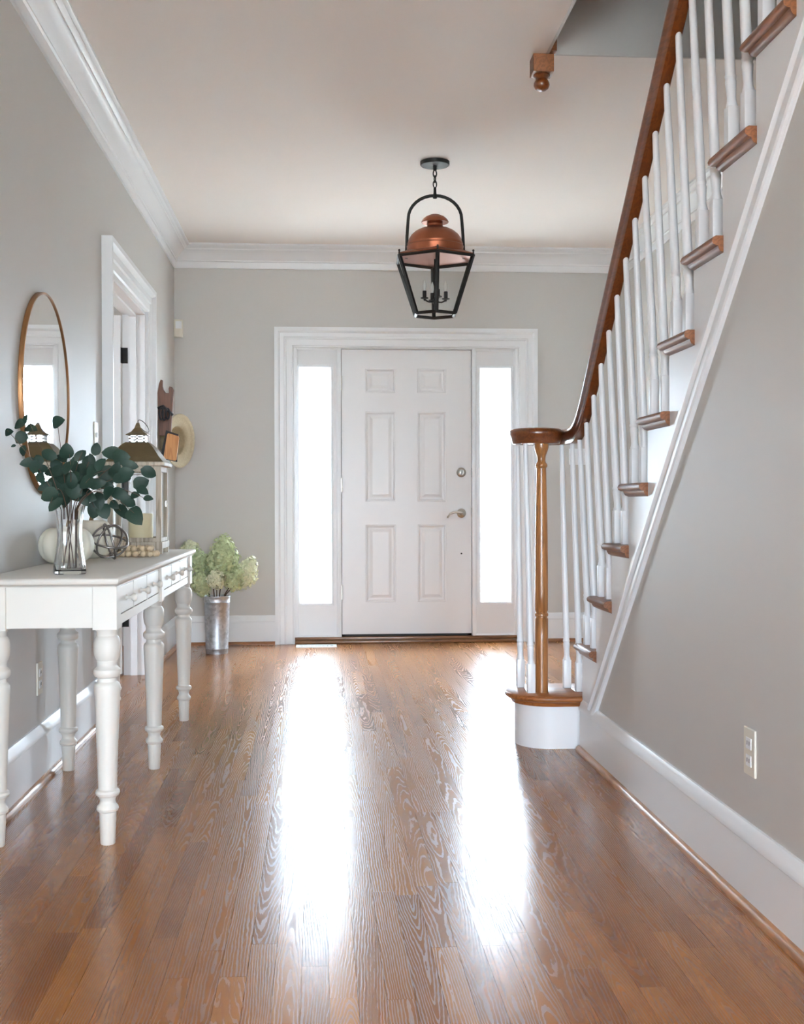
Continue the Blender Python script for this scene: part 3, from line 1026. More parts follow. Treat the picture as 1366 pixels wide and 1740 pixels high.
for i in range(4):
    t = ROT + 0.2 + i * PI / 2
    ex, ey = LXc + 0.058 * math.cos(t), LYc + 0.058 * math.sin(t)
    pts = [(LXc + 0.058 * s_ * math.cos(t), LYc + 0.058 * s_ * math.sin(t), 2.064 - 0.014 * math.sin(s_ * PI)) for s_ in (0, 0.2, 0.4, 0.6, 0.8, 1.0)]
    arm = MB().tube(pts, 0.0042, 8)
    arm.lathe([(0, 0), (0.004, 0), (0.006, 0.008), (0.020, 0.012), (0.021, 0.016), (0.012, 0.017), (0.0105, 0.017), (0.0105, 0.052), (0, 0.053)], ex, ey, 2.056, 16)
    part(arm, 'candle_arm', M['black'], cl, auto=50)
    part(MB().lathe([(0, 0.001), (0.006, 0.001), (0.0075, 0.008), (0.0105, 0.022), (0.0100, 0.032), (0.006, 0.046), (0.002, 0.058), (0, 0.060)], ex, ey, 2.109, 14), 'bulb', M['bulb'], cl, smooth=True)

# ------------------------------------------------------------------ console table
TZ, TX1, TX0, TY0, TY1 = 0.778, -0.570, -0.975, 3.36, 5.46
tb = tag(empty('console_table', (-0.775, 4.40, 0)), 'long ivory console table with turned legs and small drawers against the left wall', 'table')
prof_t = [(0.006, 0.0), (0.001, 0.003), (0.0, 0.009), (0.003, 0.016), (0.006, 0.019), (0.010, 0.021), (0.012, 0.026)]
n_l = []
vs, fs = [], []
for ins, dz in prof_t:
    vs += [(TX0 + ins, TY0 + ins, TZ - dz), (TX1 - ins, TY0 + ins, TZ - dz), (TX1 - ins, TY1 - ins, TZ - dz), (TX0 + ins, TY1 - ins, TZ - dz)]
for i in range(len(prof_t) - 1):
    for j in range(4):
        fs.append((i * 4 + j, i * 4 + (j + 1) % 4, i * 4 + 4 + (j + 1) % 4, i * 4 + 4 + j))
fs += [(0, 1, 2, 3), tuple(len(prof_t) * 4 - 4 + j for j in range(4))]
part(MB().add(vs, fs), 'tabletop', M['tablewhite'], tb, auto=50)
AZ0, AZ1 = 0.632, TZ - 0.026
LEGX = (-0.615, -0.930)
LEGY = (3.425, 4.385, 5.345)
LH = 0.035
lp = [(0.0, 0.0)] + [(w_ / 2, (1685 - y_) / 1160 * 0.63) for w_, y_ in (
    (0.040, 1685), (0.043, 1680), (0.049, 1530), (0.049, 1512), (0.060, 1505), (0.064, 1492), (0.060, 1480), (0.050, 1470), (0.045, 1455), (0.046, 1445), (0.054, 1428), (0.066, 1420), (0.071, 1408), (0.067, 1396),
    (0.055, 1388), (0.054, 1380), (0.058, 1250), (0.066, 1050), (0.072, 920), (0.076, 850), (0.075, 832), (0.068, 822), (0.057, 812), (0.054, 800), (0.055, 792), (0.070, 785), (0.078, 772), (0.080, 760), (0.077, 747), (0.064, 736),
    (0.058, 728), (0.056, 715), (0.060, 705), (0.060, 698), (0.066, 690), (0.074, 668), (0.077, 640), (0.077, 612), (0.073, 588), (0.066, 574), (0.058, 566), (0.058, 548), (0.063, 540), (0.063, 522))]
leg_me = None
for lx_ in LEGX:
    for ly_ in LEGY:
        if leg_me is None:
            o = MB().lathe(lp, 0, 0, 0, 32).build('leg', M['tablewhite'], None, False, 30)
            o.data.transform(Matrix.Identity(4))
            leg_me = o
        else:
            o = leg_me.copy()
            COL.objects.link(o)
        o.parent = tb
        o.location = Vector((lx_, ly_, 0)) - tb.location
        bk = MB().box(lx_ - LH, lx_ + LH, ly_ - LH, ly_ + LH, AZ0 - 0.006, AZ1, 0.0015)
        part(bk, 'leg_block', M['tablewhite'], tb)
for ly_ in (LEGY[0], LEGY[2]):
    part(MB().box(LEGX[1] + LH, LEGX[0] - LH, ly_ - 0.024, ly_ - 0.004 if ly_ < 4 else ly_ + 0.024, AZ0, AZ1), 'end_apron', M['tablewhite'], tb)
part(MB().box(LEGX[1] - 0.01, LEGX[1] + 0.01, LEGY[0] + LH, LEGY[2] - LH, AZ0, AZ1), 'back_apron', M['tablewhite'], tb)
knob = MB().lathe([(0, 0), (0.009, 0.0), (0.009, 0.002), (0.0055, 0.006), (0.005, 0.013), (0.009, 0.018), (0.0125, 0.023), (0.0125, 0.028), (0.009, 0.033), (0, 0.035)], 0, 0, 0, 18, Matrix.Rotation(PI / 2, 3, 'Y'))
kn0 = None
for b_ in range(2):
    y0, y1 = LEGY[b_] + LH, LEGY[b_ + 1] - LH
    xf = LEGX[0] + 0.026
    dz0, dz1 = 0.662, AZ1 - 0.008
    ap = MB()
    ap.box(xf - 0.02, xf, y0, y1, AZ0, dz0 - 0.002)
    ap.box(xf - 0.02, xf, y0, y1, dz1 + 0.002, AZ1)
    wd = (y1 - y0 - 4 * 0.012) / 3
    for i in range(4):
        yy = y0 + i * (wd + 0.012)
        ap.box(xf - 0.02, xf, yy, yy + 0.012, dz0 - 0.002, dz1 + 0.002)
    part(ap, 'front_apron', M['tablewhite'], tb)
    for i in range(3):
        yy = y0 + 0.012 + i * (wd + 0.012)
        dr_ = part(MB().box(xf - 0.018, xf - 0.001, yy + 0.002, yy + wd - 0.002, dz0, dz1, 0.002), 'drawer', M['tablewhite'], tb)
        if kn0 is None:
            kn0 = knob.build('knob', M['tablewhite'], None, False, 50)
            kk = kn0
        else:
            kk = kn0.copy()
            COL.objects.link(kk)
        kk.parent = dr_
        kk.location = Vector((xf - 0.001, yy + wd / 2, (dz0 + dz1) / 2)) - tb.location

# ------------------------------------------------------------------ round mirror
MY, MZ, MR = 4.32, 1.39, 0.368
mi = tag(empty('round_mirror', (LX + 0.001, MY, MZ)), 'round brass-rimmed mirror hanging above the console table', 'mirror')
rx = Matrix.Rotation(PI / 2, 3, 'Y')
part(MB().lathe([(MR - 0.009, 0.001), (MR, 0.001), (MR, 0.016), (MR - 0.002, 0.018), (MR - 0.007, 0.018), (MR - 0.009, 0.016), (MR - 0.009, 0.001)], LX, MY, MZ, 96, rx, caps=False), 'rim', M['brass'], mi, auto=45)
part(MB().lathe([(0, 0.013), (MR - 0.0092, 0.013), (MR - 0.0092, 0.010), (0, 0.010)], LX, MY, MZ, 96, rx, caps=False), 'mirror_glass', M['mirror'], mi)

# ------------------------------------------------------------------ vase and eucalyptus
VXc, VYc = -0.757, 3.595
vz = tag(empty('glass_vase', (VXc, VYc, TZ)), 'clear square flared glass vase holding the eucalyptus', 'vase')
def sqring(hw, z_, rot=0.32, n=8, rnd_=0.18):
    out = []
    for i in range(4 * n):
        t = 2 * PI * i / (4 * n)
        c_, s_ = math.cos(t), math.sin(t)
        e = 5.0
        r_ = hw / ((abs(c_) ** e + abs(s_) ** e) ** (1 / e))
        out.append((VXc + r_ * math.cos(t + rot), VYc + r_ * math.sin(t + rot), TZ + z_))
    return out
outer = [(0.0455, 0.0), (0.0475, 0.004), (0.045, 0.03), (0.039, 0.065), (0.035, 0.11), (0.036, 0.15), (0.041, 0.188), (0.046, 0.208)]
inner = [(0.0415, 0.208), (0.0365, 0.186), (0.0315, 0.15), (0.030, 0.11), (0.034, 0.068), (0.039, 0.03), (0.041, 0.014), (0.036, 0.010)]
vs, fs = [], []
rings = outer + inner
for hw, z_ in rings:
    vs += sqring(hw, z_)
n_ = 32
for i in range(len(rings) - 1):
    for j in range(n_):
        fs.append((i * n_ + j, i * n_ + (j + 1) % n_, (i + 1) * n_ + (j + 1) % n_, (i + 1) * n_ + j))
fs.append(tuple(range(n_)))
fs.append(tuple((len(rings) - 1) * n_ + j for j in range(n_)))
part(MB().add(vs, fs), 'vase_body', M['glass'], vz, auto=60)

eu = tag(empty('eucalyptus_bouquet', (VXc, VYc, TZ + 0.03)), 'bunch of dark green round-leaved eucalyptus stems in the glass vase', 'plant')
rl = random.Random(5)
tips = [(12, 731, 3.50), (47, 712, 3.62), (98, 722, 3.66), (140, 768, 3.52), (163, 765, 3.72), (222, 775, 3.66), (258, 806, 3.60), (248, 848, 3.46), (228, 872, 3.44), (205, 868, 3.72), (86, 855, 3.45), (62, 800, 3.72), (118, 772, 3.40), (180, 800, 3.36), (160, 862, 3.70)]
curves_ = []
for i, (px, py, Y) in enumerate(tips):
    tip = at(px, py, Y)
    a_ = rl.uniform(0, 2 * PI)
    b0 = Vector((VXc + 0.020 * math.cos(a_), VYc + 0.020 * math.sin(a_), TZ + 0.014))
    dirx = (tip - Vector((VXc, VYc, tip.z)))
    mouth = Vector((VXc, VYc, TZ + 0.195)) + Vector((max(-0.024, min(0.024, dirx.x * 0.14)), max(-0.022, min(0.022, dirx.y * 0.14)), 0))
    ctrl = mouth + (mouth - b0) * 0.35 + Vector((dirx.x * 0.22, dirx.y * 0.2, 0.05))
    pts = [b0, b0.lerp(mouth, 0.5), mouth] if i % 2 == 0 else [mouth - Vector((0, 0, 0.03)), mouth - Vector((0, 0, 0.015)), mouth]
    for j in range(1, 11):
        t = j / 10
        pts.append(mouth * (1 - t) ** 2 + ctrl * 2 * t * (1 - t) + tip * t * t)
    curves_.append(pts)
    part(MB().tube(pts, [0.0015 - 0.0007 * (j / 12) for j in range(13)], 6), 'stem', M['stem'], eu, smooth=True)


def leaf_mesh(asp):
    vs, fs = [], []
    n = 7
    for i in range(n + 1):
        t = i / n
        wd = math.sin(PI * t ** 0.8) ** 0.62 * 0.5 * asp if 0 < t < 1 else 0.0
        cv = 0.10 * math.sin(PI * t)
        vs += [(-wd, t, cv + wd * 0.28), (0, t, cv), (wd, t, cv + wd * 0.28)]
    for i in range(n):
        a_ = i * 3
        fs += [(a_, a_ + 1, a_ + 4, a_ + 3), (a_ + 1, a_ + 2, a_ + 5, a_ + 4)]
    me = bpy.data.meshes.new('leaf')
    me.from_pydata(vs, [], fs)
    for p in me.polygons:
        p.use_smooth = True
    me.materials.append(M['leaf'])
    return me


LM = [leaf_mesh(0.72), leaf_mesh(0.85), leaf_mesh(0.60)]
spots = [(16, 735, 13, 10), (35, 723, 17, 200), (45, 712, 12, 80), (53, 730, 17, -10), (36, 744, 17, 230), (23, 758, 6, 200), (41, 766, 14, 250), (100, 718, 18, 20), (48, 787, 20, 190), (60, 793, 18, 250), (72, 812, 16, 280), (84, 773, 22, 160),
         (97, 792, 20, 130), (112, 766, 20, 80), (136, 774, 18, 45), (163, 763, 16, 80), (150, 785, 18, 70), (128, 790, 20, 100), (190, 772, 24, 170), (207, 777, 22, 0), (221, 791, 20, -10), (252, 803, 20, -25), (240, 822, 20, 25), (243, 834, 18, -30),
         (252, 848, 12, 0), (182, 807, 24, -60), (196, 798, 22, 60), (207, 815, 22, 10), (215, 806, 20, 20), (205, 840, 24, -20), (217, 853, 20, -25), (187, 839, 20, 40), (168, 851, 22, -80), (160, 866, 22, -100), (177, 869, 20, -70), (206, 871, 24, -45),
         (231, 878, 28, -50), (85, 842, 22, 200), (95, 858, 22, 225), (90, 805, 20, 180), (106, 812, 22, 120), (121, 816, 22, 90), (137, 801, 22, 70), (140, 822, 22, 30), (112, 832, 22, 200), (130, 843, 24, 180), (150, 822, 22, 0), (166, 822, 22, 10),
         (151, 842, 22, -30), (125, 835, 22, 150), (76, 826, 18, 210), (100, 845, 20, 240), (116, 851, 20, -120), (143, 848, 20, -60), (172, 790, 18, 60), (160, 803, 20, 20), (104, 780, 18, 150), (118, 795, 20, 60), (92, 822, 20, 170),
         (182, 825, 18, -10), (137, 835, 20, -90), (66, 782, 14, 120), (156, 780, 14, 110), (195, 858, 14, -40), (230, 843, 12, 10), (70, 798, 16, 200), (110, 845, 18, 230), (128, 812, 18, 100), (148, 806, 18, 60), (99, 800, 18, 160)]
allp = [(p, ci) for ci, cpts in enumerate(curves_) for p in cpts[4:]]
for i, (px, py, sz, ang) in enumerate(spots):
    # attach to the stem point that looks closest
    best = None
    for p, ci in allp:
        q = p - CAM
        w_ = q.dot(FW)
        ix, iy = 683 + FPX * q.dot(RT2) / w_, 870 - FPX * q.dot(UP2) / w_
        d_ = (ix - px) ** 2 + (iy - py) ** 2
        if best is None or d_ < best[0]:
            best = (d_, p)
    Y = best[1].y + rl.uniform(-0.035, 0.035)
    c_ = at(px, py, Y)
    Ln = sz / FPX * Y * 1.45
    t = math.radians(ang)
    ydir = (RT2 * math.cos(t) + UP2 * math.sin(t) + FW * rl.uniform(-0.45, 0.45)).normalized()
    nrm = (-FW + RT2 * rl.uniform(-0.6, 0.6) + UP2 * rl.uniform(-0.1, 0.8)).normalized()
    xdir = ydir.cross(nrm).normalized()
    nrm = xdir.cross(ydir)
    o = bpy.data.objects.new('leaf', LM[i % 3])
    link(o, eu)
    rot = Matrix((xdir, ydir, nrm)).transposed().to_4x4()
    o.matrix_local = Matrix.Translation(c_ - ydir * Ln / 2 - eu.location) @ rot @ Matrix.Scale(Ln, 4)

# ------------------------------------------------------------------ pumpkins
def pumpkin(name, loc, R_, H_, ribs, label, stem_h, lean=0.01):
    t_ = tag(empty(name, loc), label, 'pumpkin', 'white pumpkins on the console table')
    vs, fs = [], []
    nu, nv = ribs * 6, 14
    for j in range(nv + 1):
        ph = PI * j / nv
        for i in range(nu):
            th_ = 2 * PI * i / nu
            rib = 1 - 0.09 * (abs(math.cos(th_ * ribs / 2)) ** 6) * math.sin(ph) ** 0.5
            rr = R_ * (math.sin(ph) ** 0.72) * rib
            zz = H_ / 2 + H_ / 2 * math.cos(ph) * (1 - 0.18 * math.exp(-(math.sin(ph) / 0.35) ** 2) * (1 if ph < PI / 2 else 0.4))
            vs.append((loc[0] + rr * math.cos(th_), loc[1] + rr * math.sin(th_), loc[2] + zz))
    zmin = min(p[2] for p in vs)
    vs = [(a_, b_, c_ - zmin + loc[2]) for a_, b_, c_ in vs]
    ztop = vs[0][2]
    for j in range(nv):
        for i in range(nu):
            i2 = (i + 1) % nu
            fs.append((j * nu + i, j * nu + i2, (j + 1) * nu + i2, (j + 1) * nu + i))
    part(MB().add(vs, fs), 'pumpkin_body', M['pumpkin'], t_, smooth=True)
    pts = [(loc[0] + lean * q * q, loc[1], ztop - 0.006 + stem_h * q) for q in (0, 0.2, 0.4, 0.6, 0.8, 1.0)]
    part(MB().tube(pts, [0.013, 0.009, 0.007, 0.0065, 0.007, 0.0085], 8), 'pumpkin_stem', M['pstem'], t_, smooth=True)
    return t_


pumpkin('white_pumpkin', (-0.895, 4.20, TZ), 0.097, 0.142, 10, 'squat ribbed white pumpkin behind the glass vase', 0.03)
pumpkin('white_pumpkin', (-0.888, 4.62, TZ), 0.088, 0.165, 9, 'taller white pumpkin with a long stem beside the wire orb', 0.055, 0.008)

# ------------------------------------------------------------------ metal orb
ob = at(186, 918, 4.42)
ORr = 0.068
ob.z = TZ + ORr + 0.0035
orb = tag(empty('wire_orb', (ob.x, ob.y, TZ)), 'open metal orb of crossing rings on the console table', 'ornament')
for i, (a_, b_) in enumerate(((20, 35), (75, 110), (62, 5), (112, 60))):
    mt = Matrix.Rotation(math.radians(b_), 3, 'Z') @ Matrix.Rotation(math.radians(a_), 3, 'X')
    r_ = ORr - 0.002 * i * 0.5
    pts = [ob + mt @ Vector((r_ * math.cos(2 * PI * j / 40), r_ * math.sin(2 * PI * j / 40), 0)) for j in range(40)]
    part(MB().tube(pts, 0.0042, 8, closed=True), 'ring', M['steel'], orb, smooth=True)

# ------------------------------------------------------------------ candle lantern on the table
CLx, CLy, HWd = -0.775, 5.075, 0.112
cln = tag(empty('candle_lantern', (CLx, CLy, TZ)), 'weathered wooden candle lantern with bronzed metal roof on the console table', 'lantern')
def cbox(dx0, dx1, dy0, dy1, z0, z1, bev=0.0015):
    return MB().box(CLx + dx0, CLx + dx1, CLy + dy0, CLy + dy1, TZ + z0, TZ + z1, bev)
for sx_ in (-1, 1):
    for sy_ in (-1, 1):
        c0, c1 = sorted((sx_ * HWd, sx_ * (HWd - 0.022)))
        d0, d1 = sorted((sy_ * HWd, sy_ * (HWd - 0.022)))
        part(cbox(c0, c1, d0, d1, 0.022, 0.372), 'post', M['greywood'], cln)
        part(cbox(c0 - 0.003, c1 + 0.003, d0 - 0.003, d1 + 0.003, 0.0, 0.022), 'foot', M['greywood'], cln)
part(cbox(-HWd - 0.004, HWd + 0.004, -HWd - 0.004, HWd + 0.004, 0.022, 0.050), 'base', M['greywood'], cln)
for sy_ in (-1, 1):
    d0, d1 = sorted((sy_ * (HWd - 0.002), sy_ * (HWd - 0.018)))
    part(cbox(-HWd + 0.022, HWd - 0.022, d0, d1, 0.050, 0.068), 'rail', M['greywood'], cln)
    part(cbox(-HWd + 0.022, HWd - 0.022, d0, d1, 0.348, 0.372), 'rail', M['greywood'], cln)
    part(cbox(-HWd + 0.022, HWd - 0.022, sy_ * (HWd - 0.010) - 0.0012, sy_ * (HWd - 0.010) + 0.0012, 0.068, 0.348, 0), 'glass_pane', M['pane'], cln)
    e0, e1 = d0, d1
    part(cbox(e0, e1, -HWd + 0.022, HWd - 0.022, 0.050, 0.068), 'rail', M['greywood'], cln)
    part(cbox(e0, e1, -HWd + 0.022, HWd - 0.022, 0.348, 0.372), 'rail', M['greywood'], cln)
    part(cbox(sy_ * (HWd - 0.010) - 0.0012, sy_ * (HWd - 0.010) + 0.0012, -HWd + 0.022, HWd - 0.022, 0.068, 0.348, 0), 'glass_pane', M['pane'], cln)
part(cbox(-HWd - 0.016, HWd + 0.016, -HWd - 0.016, HWd + 0.016, 0.372, 0.390, 0.004), 'cornice', M['greywood'], cln)
vs, fs = [], []
rp = [(HWd + 0.012, 0.390), (HWd + 0.006, 0.394), (HWd - 0.010, 0.412), (HWd - 0.026, 0.435), (HWd - 0.042, 0.456), (HWd - 0.056, 0.470), (HWd - 0.066, 0.476)]
for r_, z_ in rp:
    vs += [(CLx - r_, CLy - r_, TZ + z_), (CLx + r_, CLy - r_, TZ + z_), (CLx + r_, CLy + r_, TZ + z_), (CLx - r_, CLy + r_, TZ + z_)]
for i in range(len(rp) - 1):
    for j in range(4):
        fs.append((i * 4 + j, i * 4 + (j + 1) % 4, i * 4 + 4 + (j + 1) % 4, i * 4 + 4 + j))
fs += [(0, 1, 2, 3), tuple(len(rp) * 4 - 4 + j for j in range(4))]
rf = part(MB().add(vs, fs), 'roof', M['roofmetal'], cln)
cu = MB()
for sx_ in (-1, 0, 1):
    for sy_ in (-1, 0, 1):
        if sx_ or sy_:
            cu.box(CLx + sx_ * 0.030 - 0.004, CLx + sx_ * 0.030 + 0.004, CLy + sy_ * 0.030 - 0.004, CLy + sy_ * 0.030 + 0.004, TZ + 0.476, TZ + 0.507)
for z_ in (0.476, 0.489, 0.502):
    for r_ in ((-0.034, 0.034, -0.034, -0.027), (-0.034, 0.034, 0.027, 0.034), (-0.034, -0.027, -0.034, 0.034), (0.027, 0.034, -0.034, 0.034)):
        cu.box(CLx + r_[0], CLx + r_[1], CLy + r_[2], CLy + r_[3], TZ + z_, TZ + z_ + 0.006)
part(cu, 'cupola', M['steel'], rf)
vs, fs = [], []
rp = [(0.046, 0.507), (0.045, 0.510), (0.026, 0.522), (0.014, 0.538), (0.008, 0.556), (0.005, 0.562)]
for r_, z_ in rp:
    vs += [(CLx - r_, CLy - r_, TZ + z_), (CLx + r_, CLy - r_, TZ + z_), (CLx + r_, CLy + r_, TZ + z_), (CLx - r_, CLy + r_, TZ + z_)]
for i in range(len(rp) - 1):
    for j in range(4):
        fs.append((i * 4 + j, i * 4 + (j + 1) % 4, i * 4 + 4 + (j + 1) % 4, i * 4 + 4 + j))
fs += [(0, 1, 2, 3), tuple(len(rp) * 4 - 4 + j for j in range(4))]
part(MB().add(vs, fs), 'cupola_roof', M['roofmetal'], rf)
pts = [Vector((CLx + 0.023 + 0.026 * math.cos(2 * PI * j / 24) * 0.9, CLy, TZ + 0.547 + 0.018 * math.sin(2 * PI * j / 24) - 0.020 * math.cos(2 * PI * j / 24))) for j in range(24)]
part(MB().tube(pts, 0.0018, 6, closed=True), 'ring_handle', M['black'], rf, smooth=True)
part(MB().box(CLx + HWd + 0.0005, CLx + HWd + 0.006, CLy - 0.012, CLy + 0.006, TZ + 0.20, TZ + 0.225, 0.001), 'latch', M['steel'], cln)
cd = MB().lathe([(0, 0), (0.051, 0), (0.052, 0.004), (0.052, 0.116), (0.049, 0.120), (0.040, 0.116), (0.012, 0.112), (0, 0.112)], CLx + 0.01, CLy, TZ + 0.0505, 36)
can = tag(empty('pillar_candle', (CLx + 0.01, CLy, TZ + 0.0505)), 'thick cream pillar candle standing inside the wooden lantern', 'candle')
part(cd, 'wax', M['candle'], can, auto=50)
part(MB().tube([(CLx + 0.01, CLy, TZ + 0.162), (CLx + 0.0105, CLy, TZ + 0.170), (CLx + 0.013, CLy, TZ + 0.176)], 0.0013, 6), 'wick', M['dark'], can)

# ------------------------------------------------------------------ bead garland
bg_ = at(236, 940, 4.72)
gar = tag(empty('bead_garland', (bg_.x, bg_.y, TZ)), 'coiled garland of pale wooden beads in front of the candle lantern', 'garland')
bm0 = MB().lathe([(0.0025, -0.0118)] + [(0.0124 * math.sin(PI * j / 10), -0.0124 * math.cos(PI * j / 10)) for j in range(1, 10)] + [(0.0025, 0.0118)], 0, 0, 0, 14)
b0 = bm0.build('bead', M['bead'], None, True)
lst = []
for i in range(15):
    t = 2 * PI * i / 15
    lst.append((0.072 * math.cos(t), 0.045 * math.sin(t), 0.0124))
for i in range(8):
    t = 2 * PI * (i + 0.4) / 8
    lst.append((0.036 * math.cos(t) - 0.002, 0.018 * math.sin(t), 0.0124))
for i in range(9):
    t = 2 * PI * (i + 0.3) / 9
    lst.append((0.050 * math.cos(t), 0.030 * math.sin(t), 0.0335))
cpts = []
for i, q in enumerate(lst):
    o = b0 if i == 0 else b0.copy()
    if i:
        COL.objects.link(o)
    o.parent = gar
    o.location = q
    o.rotation_euler = (PI / 2, rl.uniform(-0.4, 0.4), rl.uniform(0, 6.28))
    cpts.append(Vector(q) + gar.location)
part(MB().tube(cpts, 0.0012, 5), 'string', M['straw'], gar)

# ------------------------------------------------------------------ zinc bucket and hydrangeas
BX, BYk = -0.672, 7.735
bk_ = tag(empty('zinc_bucket', (BX, BYk, 0)), 'tall galvanised zinc flower bucket on the floor beside the front door', 'bucket')
bp = [(0, 0.006), (0.068, 0.006), (0.070, 0.0), (0.0725, 0.0), (0.0735, 0.030), (0.0752, 0.033), (0.0738, 0.037), (0.0845, 0.335), (0.0868, 0.339), (0.0852, 0.344), (0.0872, 0.372), (0.0898, 0.376), (0.0895, 0.381), (0.0868, 0.381), (0.0848, 0.372), (0.072, 0.012), (0, 0.012)]
part(MB().lathe(bp, BX, BYk, 0.0006, 40, caps=False), 'bucket_body', M['zinc'], bk_, auto=40)
fl = [(379, 950, 7.70, 0.105, 0.150, 'largest pale green hydrangea head at the top of the zinc bucket'), (417, 974, 7.74, 0.078, 0.112, 'hydrangea head drooping to the right over the zinc bucket'),
      (398, 984, 7.66, 0.066, 0.078, 'hydrangea head low between the largest and the right-hand bloom'), (368, 984, 7.62, 0.062, 0.062, 'small round hydrangea head at the front of the zinc bucket'),
      (341, 990, 7.68, 0.062, 0.092, 'hydrangea head hanging at the left rim of the zinc bucket'), (338, 953, 7.74, 0.064, 0.075, 'hydrangea head behind the far corner of the console table'),
      (322, 931, 7.80, 0.060, 0.046, 'leftmost hydrangea head peeking above the console table'), (358, 962, 7.80, 0.066, 0.075, 'hydrangea head at the back between the left and largest blooms')]
# one floret: four rounded petals
flv, flf = [], []
for q in range(4):
    t = q * PI / 2
    c_, s_ = math.cos(t), math.sin(t)
    o_ = len(flv)
    for a_, b_, z_ in ((0, 0, 0), (0.45, -0.42, 0.12), (1.0, -0.30, 0.22), (1.0, 0.30, 0.22), (0.45, 0.42, 0.12)):
        flv.append(Vector((a_ * c_ - b_ * s_, a_ * s_ + b_ * c_, z_)))
    flf.append((o_, o_ + 1, o_ + 2, o_ + 3, o_ + 4))
rh = random.Random(3)
for i, (px, py, Y, rw, rhh, lab) in enumerate(fl):
    c_ = at(px, py, Y)
    base = Vector((BX + rh.uniform(-0.03, 0.03), BYk + rh.uniform(-0.03, 0.03), 0.02))
    hy = tag(empty('hydrangea', base), lab, 'flower', 'dried hydrangeas in the zinc bucket')
    mo = Vector((BX + max(-0.06, min(0.06, (c_.x - BX) * 0.45)), BYk + max(-0.05, min(0.05, (c_.y - BYk) * 0.5)), 0.39))
    pts = []
    for j in range(9):
        t = j / 8
        pts.append(base.lerp(mo, t * 2) if t <= 0.5 else mo.lerp(c_, (t - 0.5) * 2))
    part(MB().tube(pts, 0.0042, 6), 'stem', M['hstem'], hy, smooth=True)
    ax = (c_ - mo).normalized()
    ax = (ax + Vector((0, 0, 0.5))).normalized()
    ref = ax.cross(Vector((0, 1, 0))).normalized()
    rr_ = ref.cross(ax)
    head = MB()
    nfl = int(330 * (rw * rhh) / (0.08 * 0.1)) + 60
    for q in range(nfl):
        # golden spiral over a bluntly conical head
        zf = 1 - 2 * (q + 0.5) / nfl
        th_ = q * 2.39996
        rad = math.sqrt(max(0, 1 - zf * zf))
        taper = 1.0 - 0.28 * max(0, zf)
        d_ = (ref * math.cos(th_) + rr_ * math.sin(th_)) * rad * rw * taper + ax * zf * rhh * (1.0)
        jit = rh.uniform(0.70, 1.12)
        nrm = ((ref * math.cos(th_) + rr_ * math.sin(th_)) * rad / rw + ax * zf / rhh).normalized()
        nrm = (nrm + Vector((rh.uniform(-.5, .5), rh.uniform(-.5, .5), rh.uniform(-.5, .5)))).normalized()
        x_ = nrm.cross(Vector((rh.uniform(-1, 1), rh.uniform(-1, 1), rh.uniform(-1, 1)))).normalized()
        y_ = nrm.cross(x_)
        s_ = rh.uniform(0.0085, 0.0145)
        pos = c_ + d_ * jit
        head.add([pos + (x_ * p.x + y_ * p.y + nrm * p.z) * s_ for p in flv], flf)
    me = bpy.data.meshes.new('flower_head')
    me.from_pydata([tuple(p - base) for p in head.v], [], head.f)
    me.materials.append(M['petal' if i not in (1, 3, 6) else 'petal2'])
    o = bpy.data.objects.new('flower_head', me)
    link(o, hy)
    core = MB().lathe([(0.60 * rw * math.sin(PI * j / 8), -0.60 * rhh * math.cos(PI * j / 8)) for j in range(9)], *c_, 14, Matrix((ref, rr_, ax)).transposed())
    part(core, 'flower_core', M['petal'], hy, smooth=True)

# ------------------------------------------------------------------ things hanging on the left wall beyond the opening
def facing(pts, Y, th):
    """Board whose broad side looks down the hall, outline at depth Y, real thickness th."""
    return MB().prism([at(px, py, Y) for px, py in pts], (0, th, 0))


wb = tag(empty('wooden_board', (LX + 0.06, 7.30, 1.6)), 'dark wooden board with a forked top hanging on the left wall', 'board')
part(facing([(268, 700), (267.5, 668), (270, 652), (273, 645), (276, 646), (276, 656), (277.5, 662), (282, 668), (287, 668), (286.5, 660), (288, 656.5), (292.5, 658), (295, 663), (293.5, 675), (292.5, 700), (290, 740), (270, 740)], 7.30, 0.03), 'board_body', M['walnut'], wb)
st = tag(empty('black_strap', (LX + 0.06, 7.17, 1.50)), 'looped black strap hanging above the straw hat', 'strap')
c0_ = at(281, 700, 7.20)
part(MB().tube([at(268, 694, 7.20), at(277, 690, 7.20), at(286, 698, 7.20), at(293, 705, 7.22)], 0.009, 8), 'strap_band', M['cord'], st, smooth=True)
for px, L_ in ((274, 20), (279, 22), (285, 18)):
    pts = [at(px + 3.2 * math.cos(t), 703 + L_ / 2 * math.sin(t), 7.19 + 0.006 * math.cos(t)) for t in [2 * PI * j / 20 for j in range(20)]]
    part(MB().tube(pts, 0.0055, 6, closed=True), 'strap_loop', M['cord'], st, smooth=True)
hat = tag(empty('straw_hat', at(303, 749, 7.50)), 'round straw hat hanging on the left wall near the corner', 'hat')
hp = [(0.0, 0.105), (0.05, 0.104), (0.078, 0.095), (0.088, 0.075), (0.092, 0.02), (0.096, 0.006), (0.13, 0.0), (0.155, -0.004), (0.172, -0.014), (0.173, -0.010), (0.156, 0.001), (0.13, 0.005), (0.099, 0.011), (0.095, 0.03), (0.092, 0.078), (0.080, 0.099), (0.05, 0.109), (0.0, 0.110)]
hd = Vector((-0.90, 0.43, 0.04)).normalized()
hs = hd.cross(Vector((0, 0, 1))).normalized()
hrot = Matrix((hs, hd.cross(hs), hd)).transposed()
hc_ = at(303.5, 749, 7.50)
part(MB().lathe(hp, hc_.x, hc_.y, hc_.z, 40, hrot, caps=False), 'hat_body', M['straw'], hat, smooth=True)
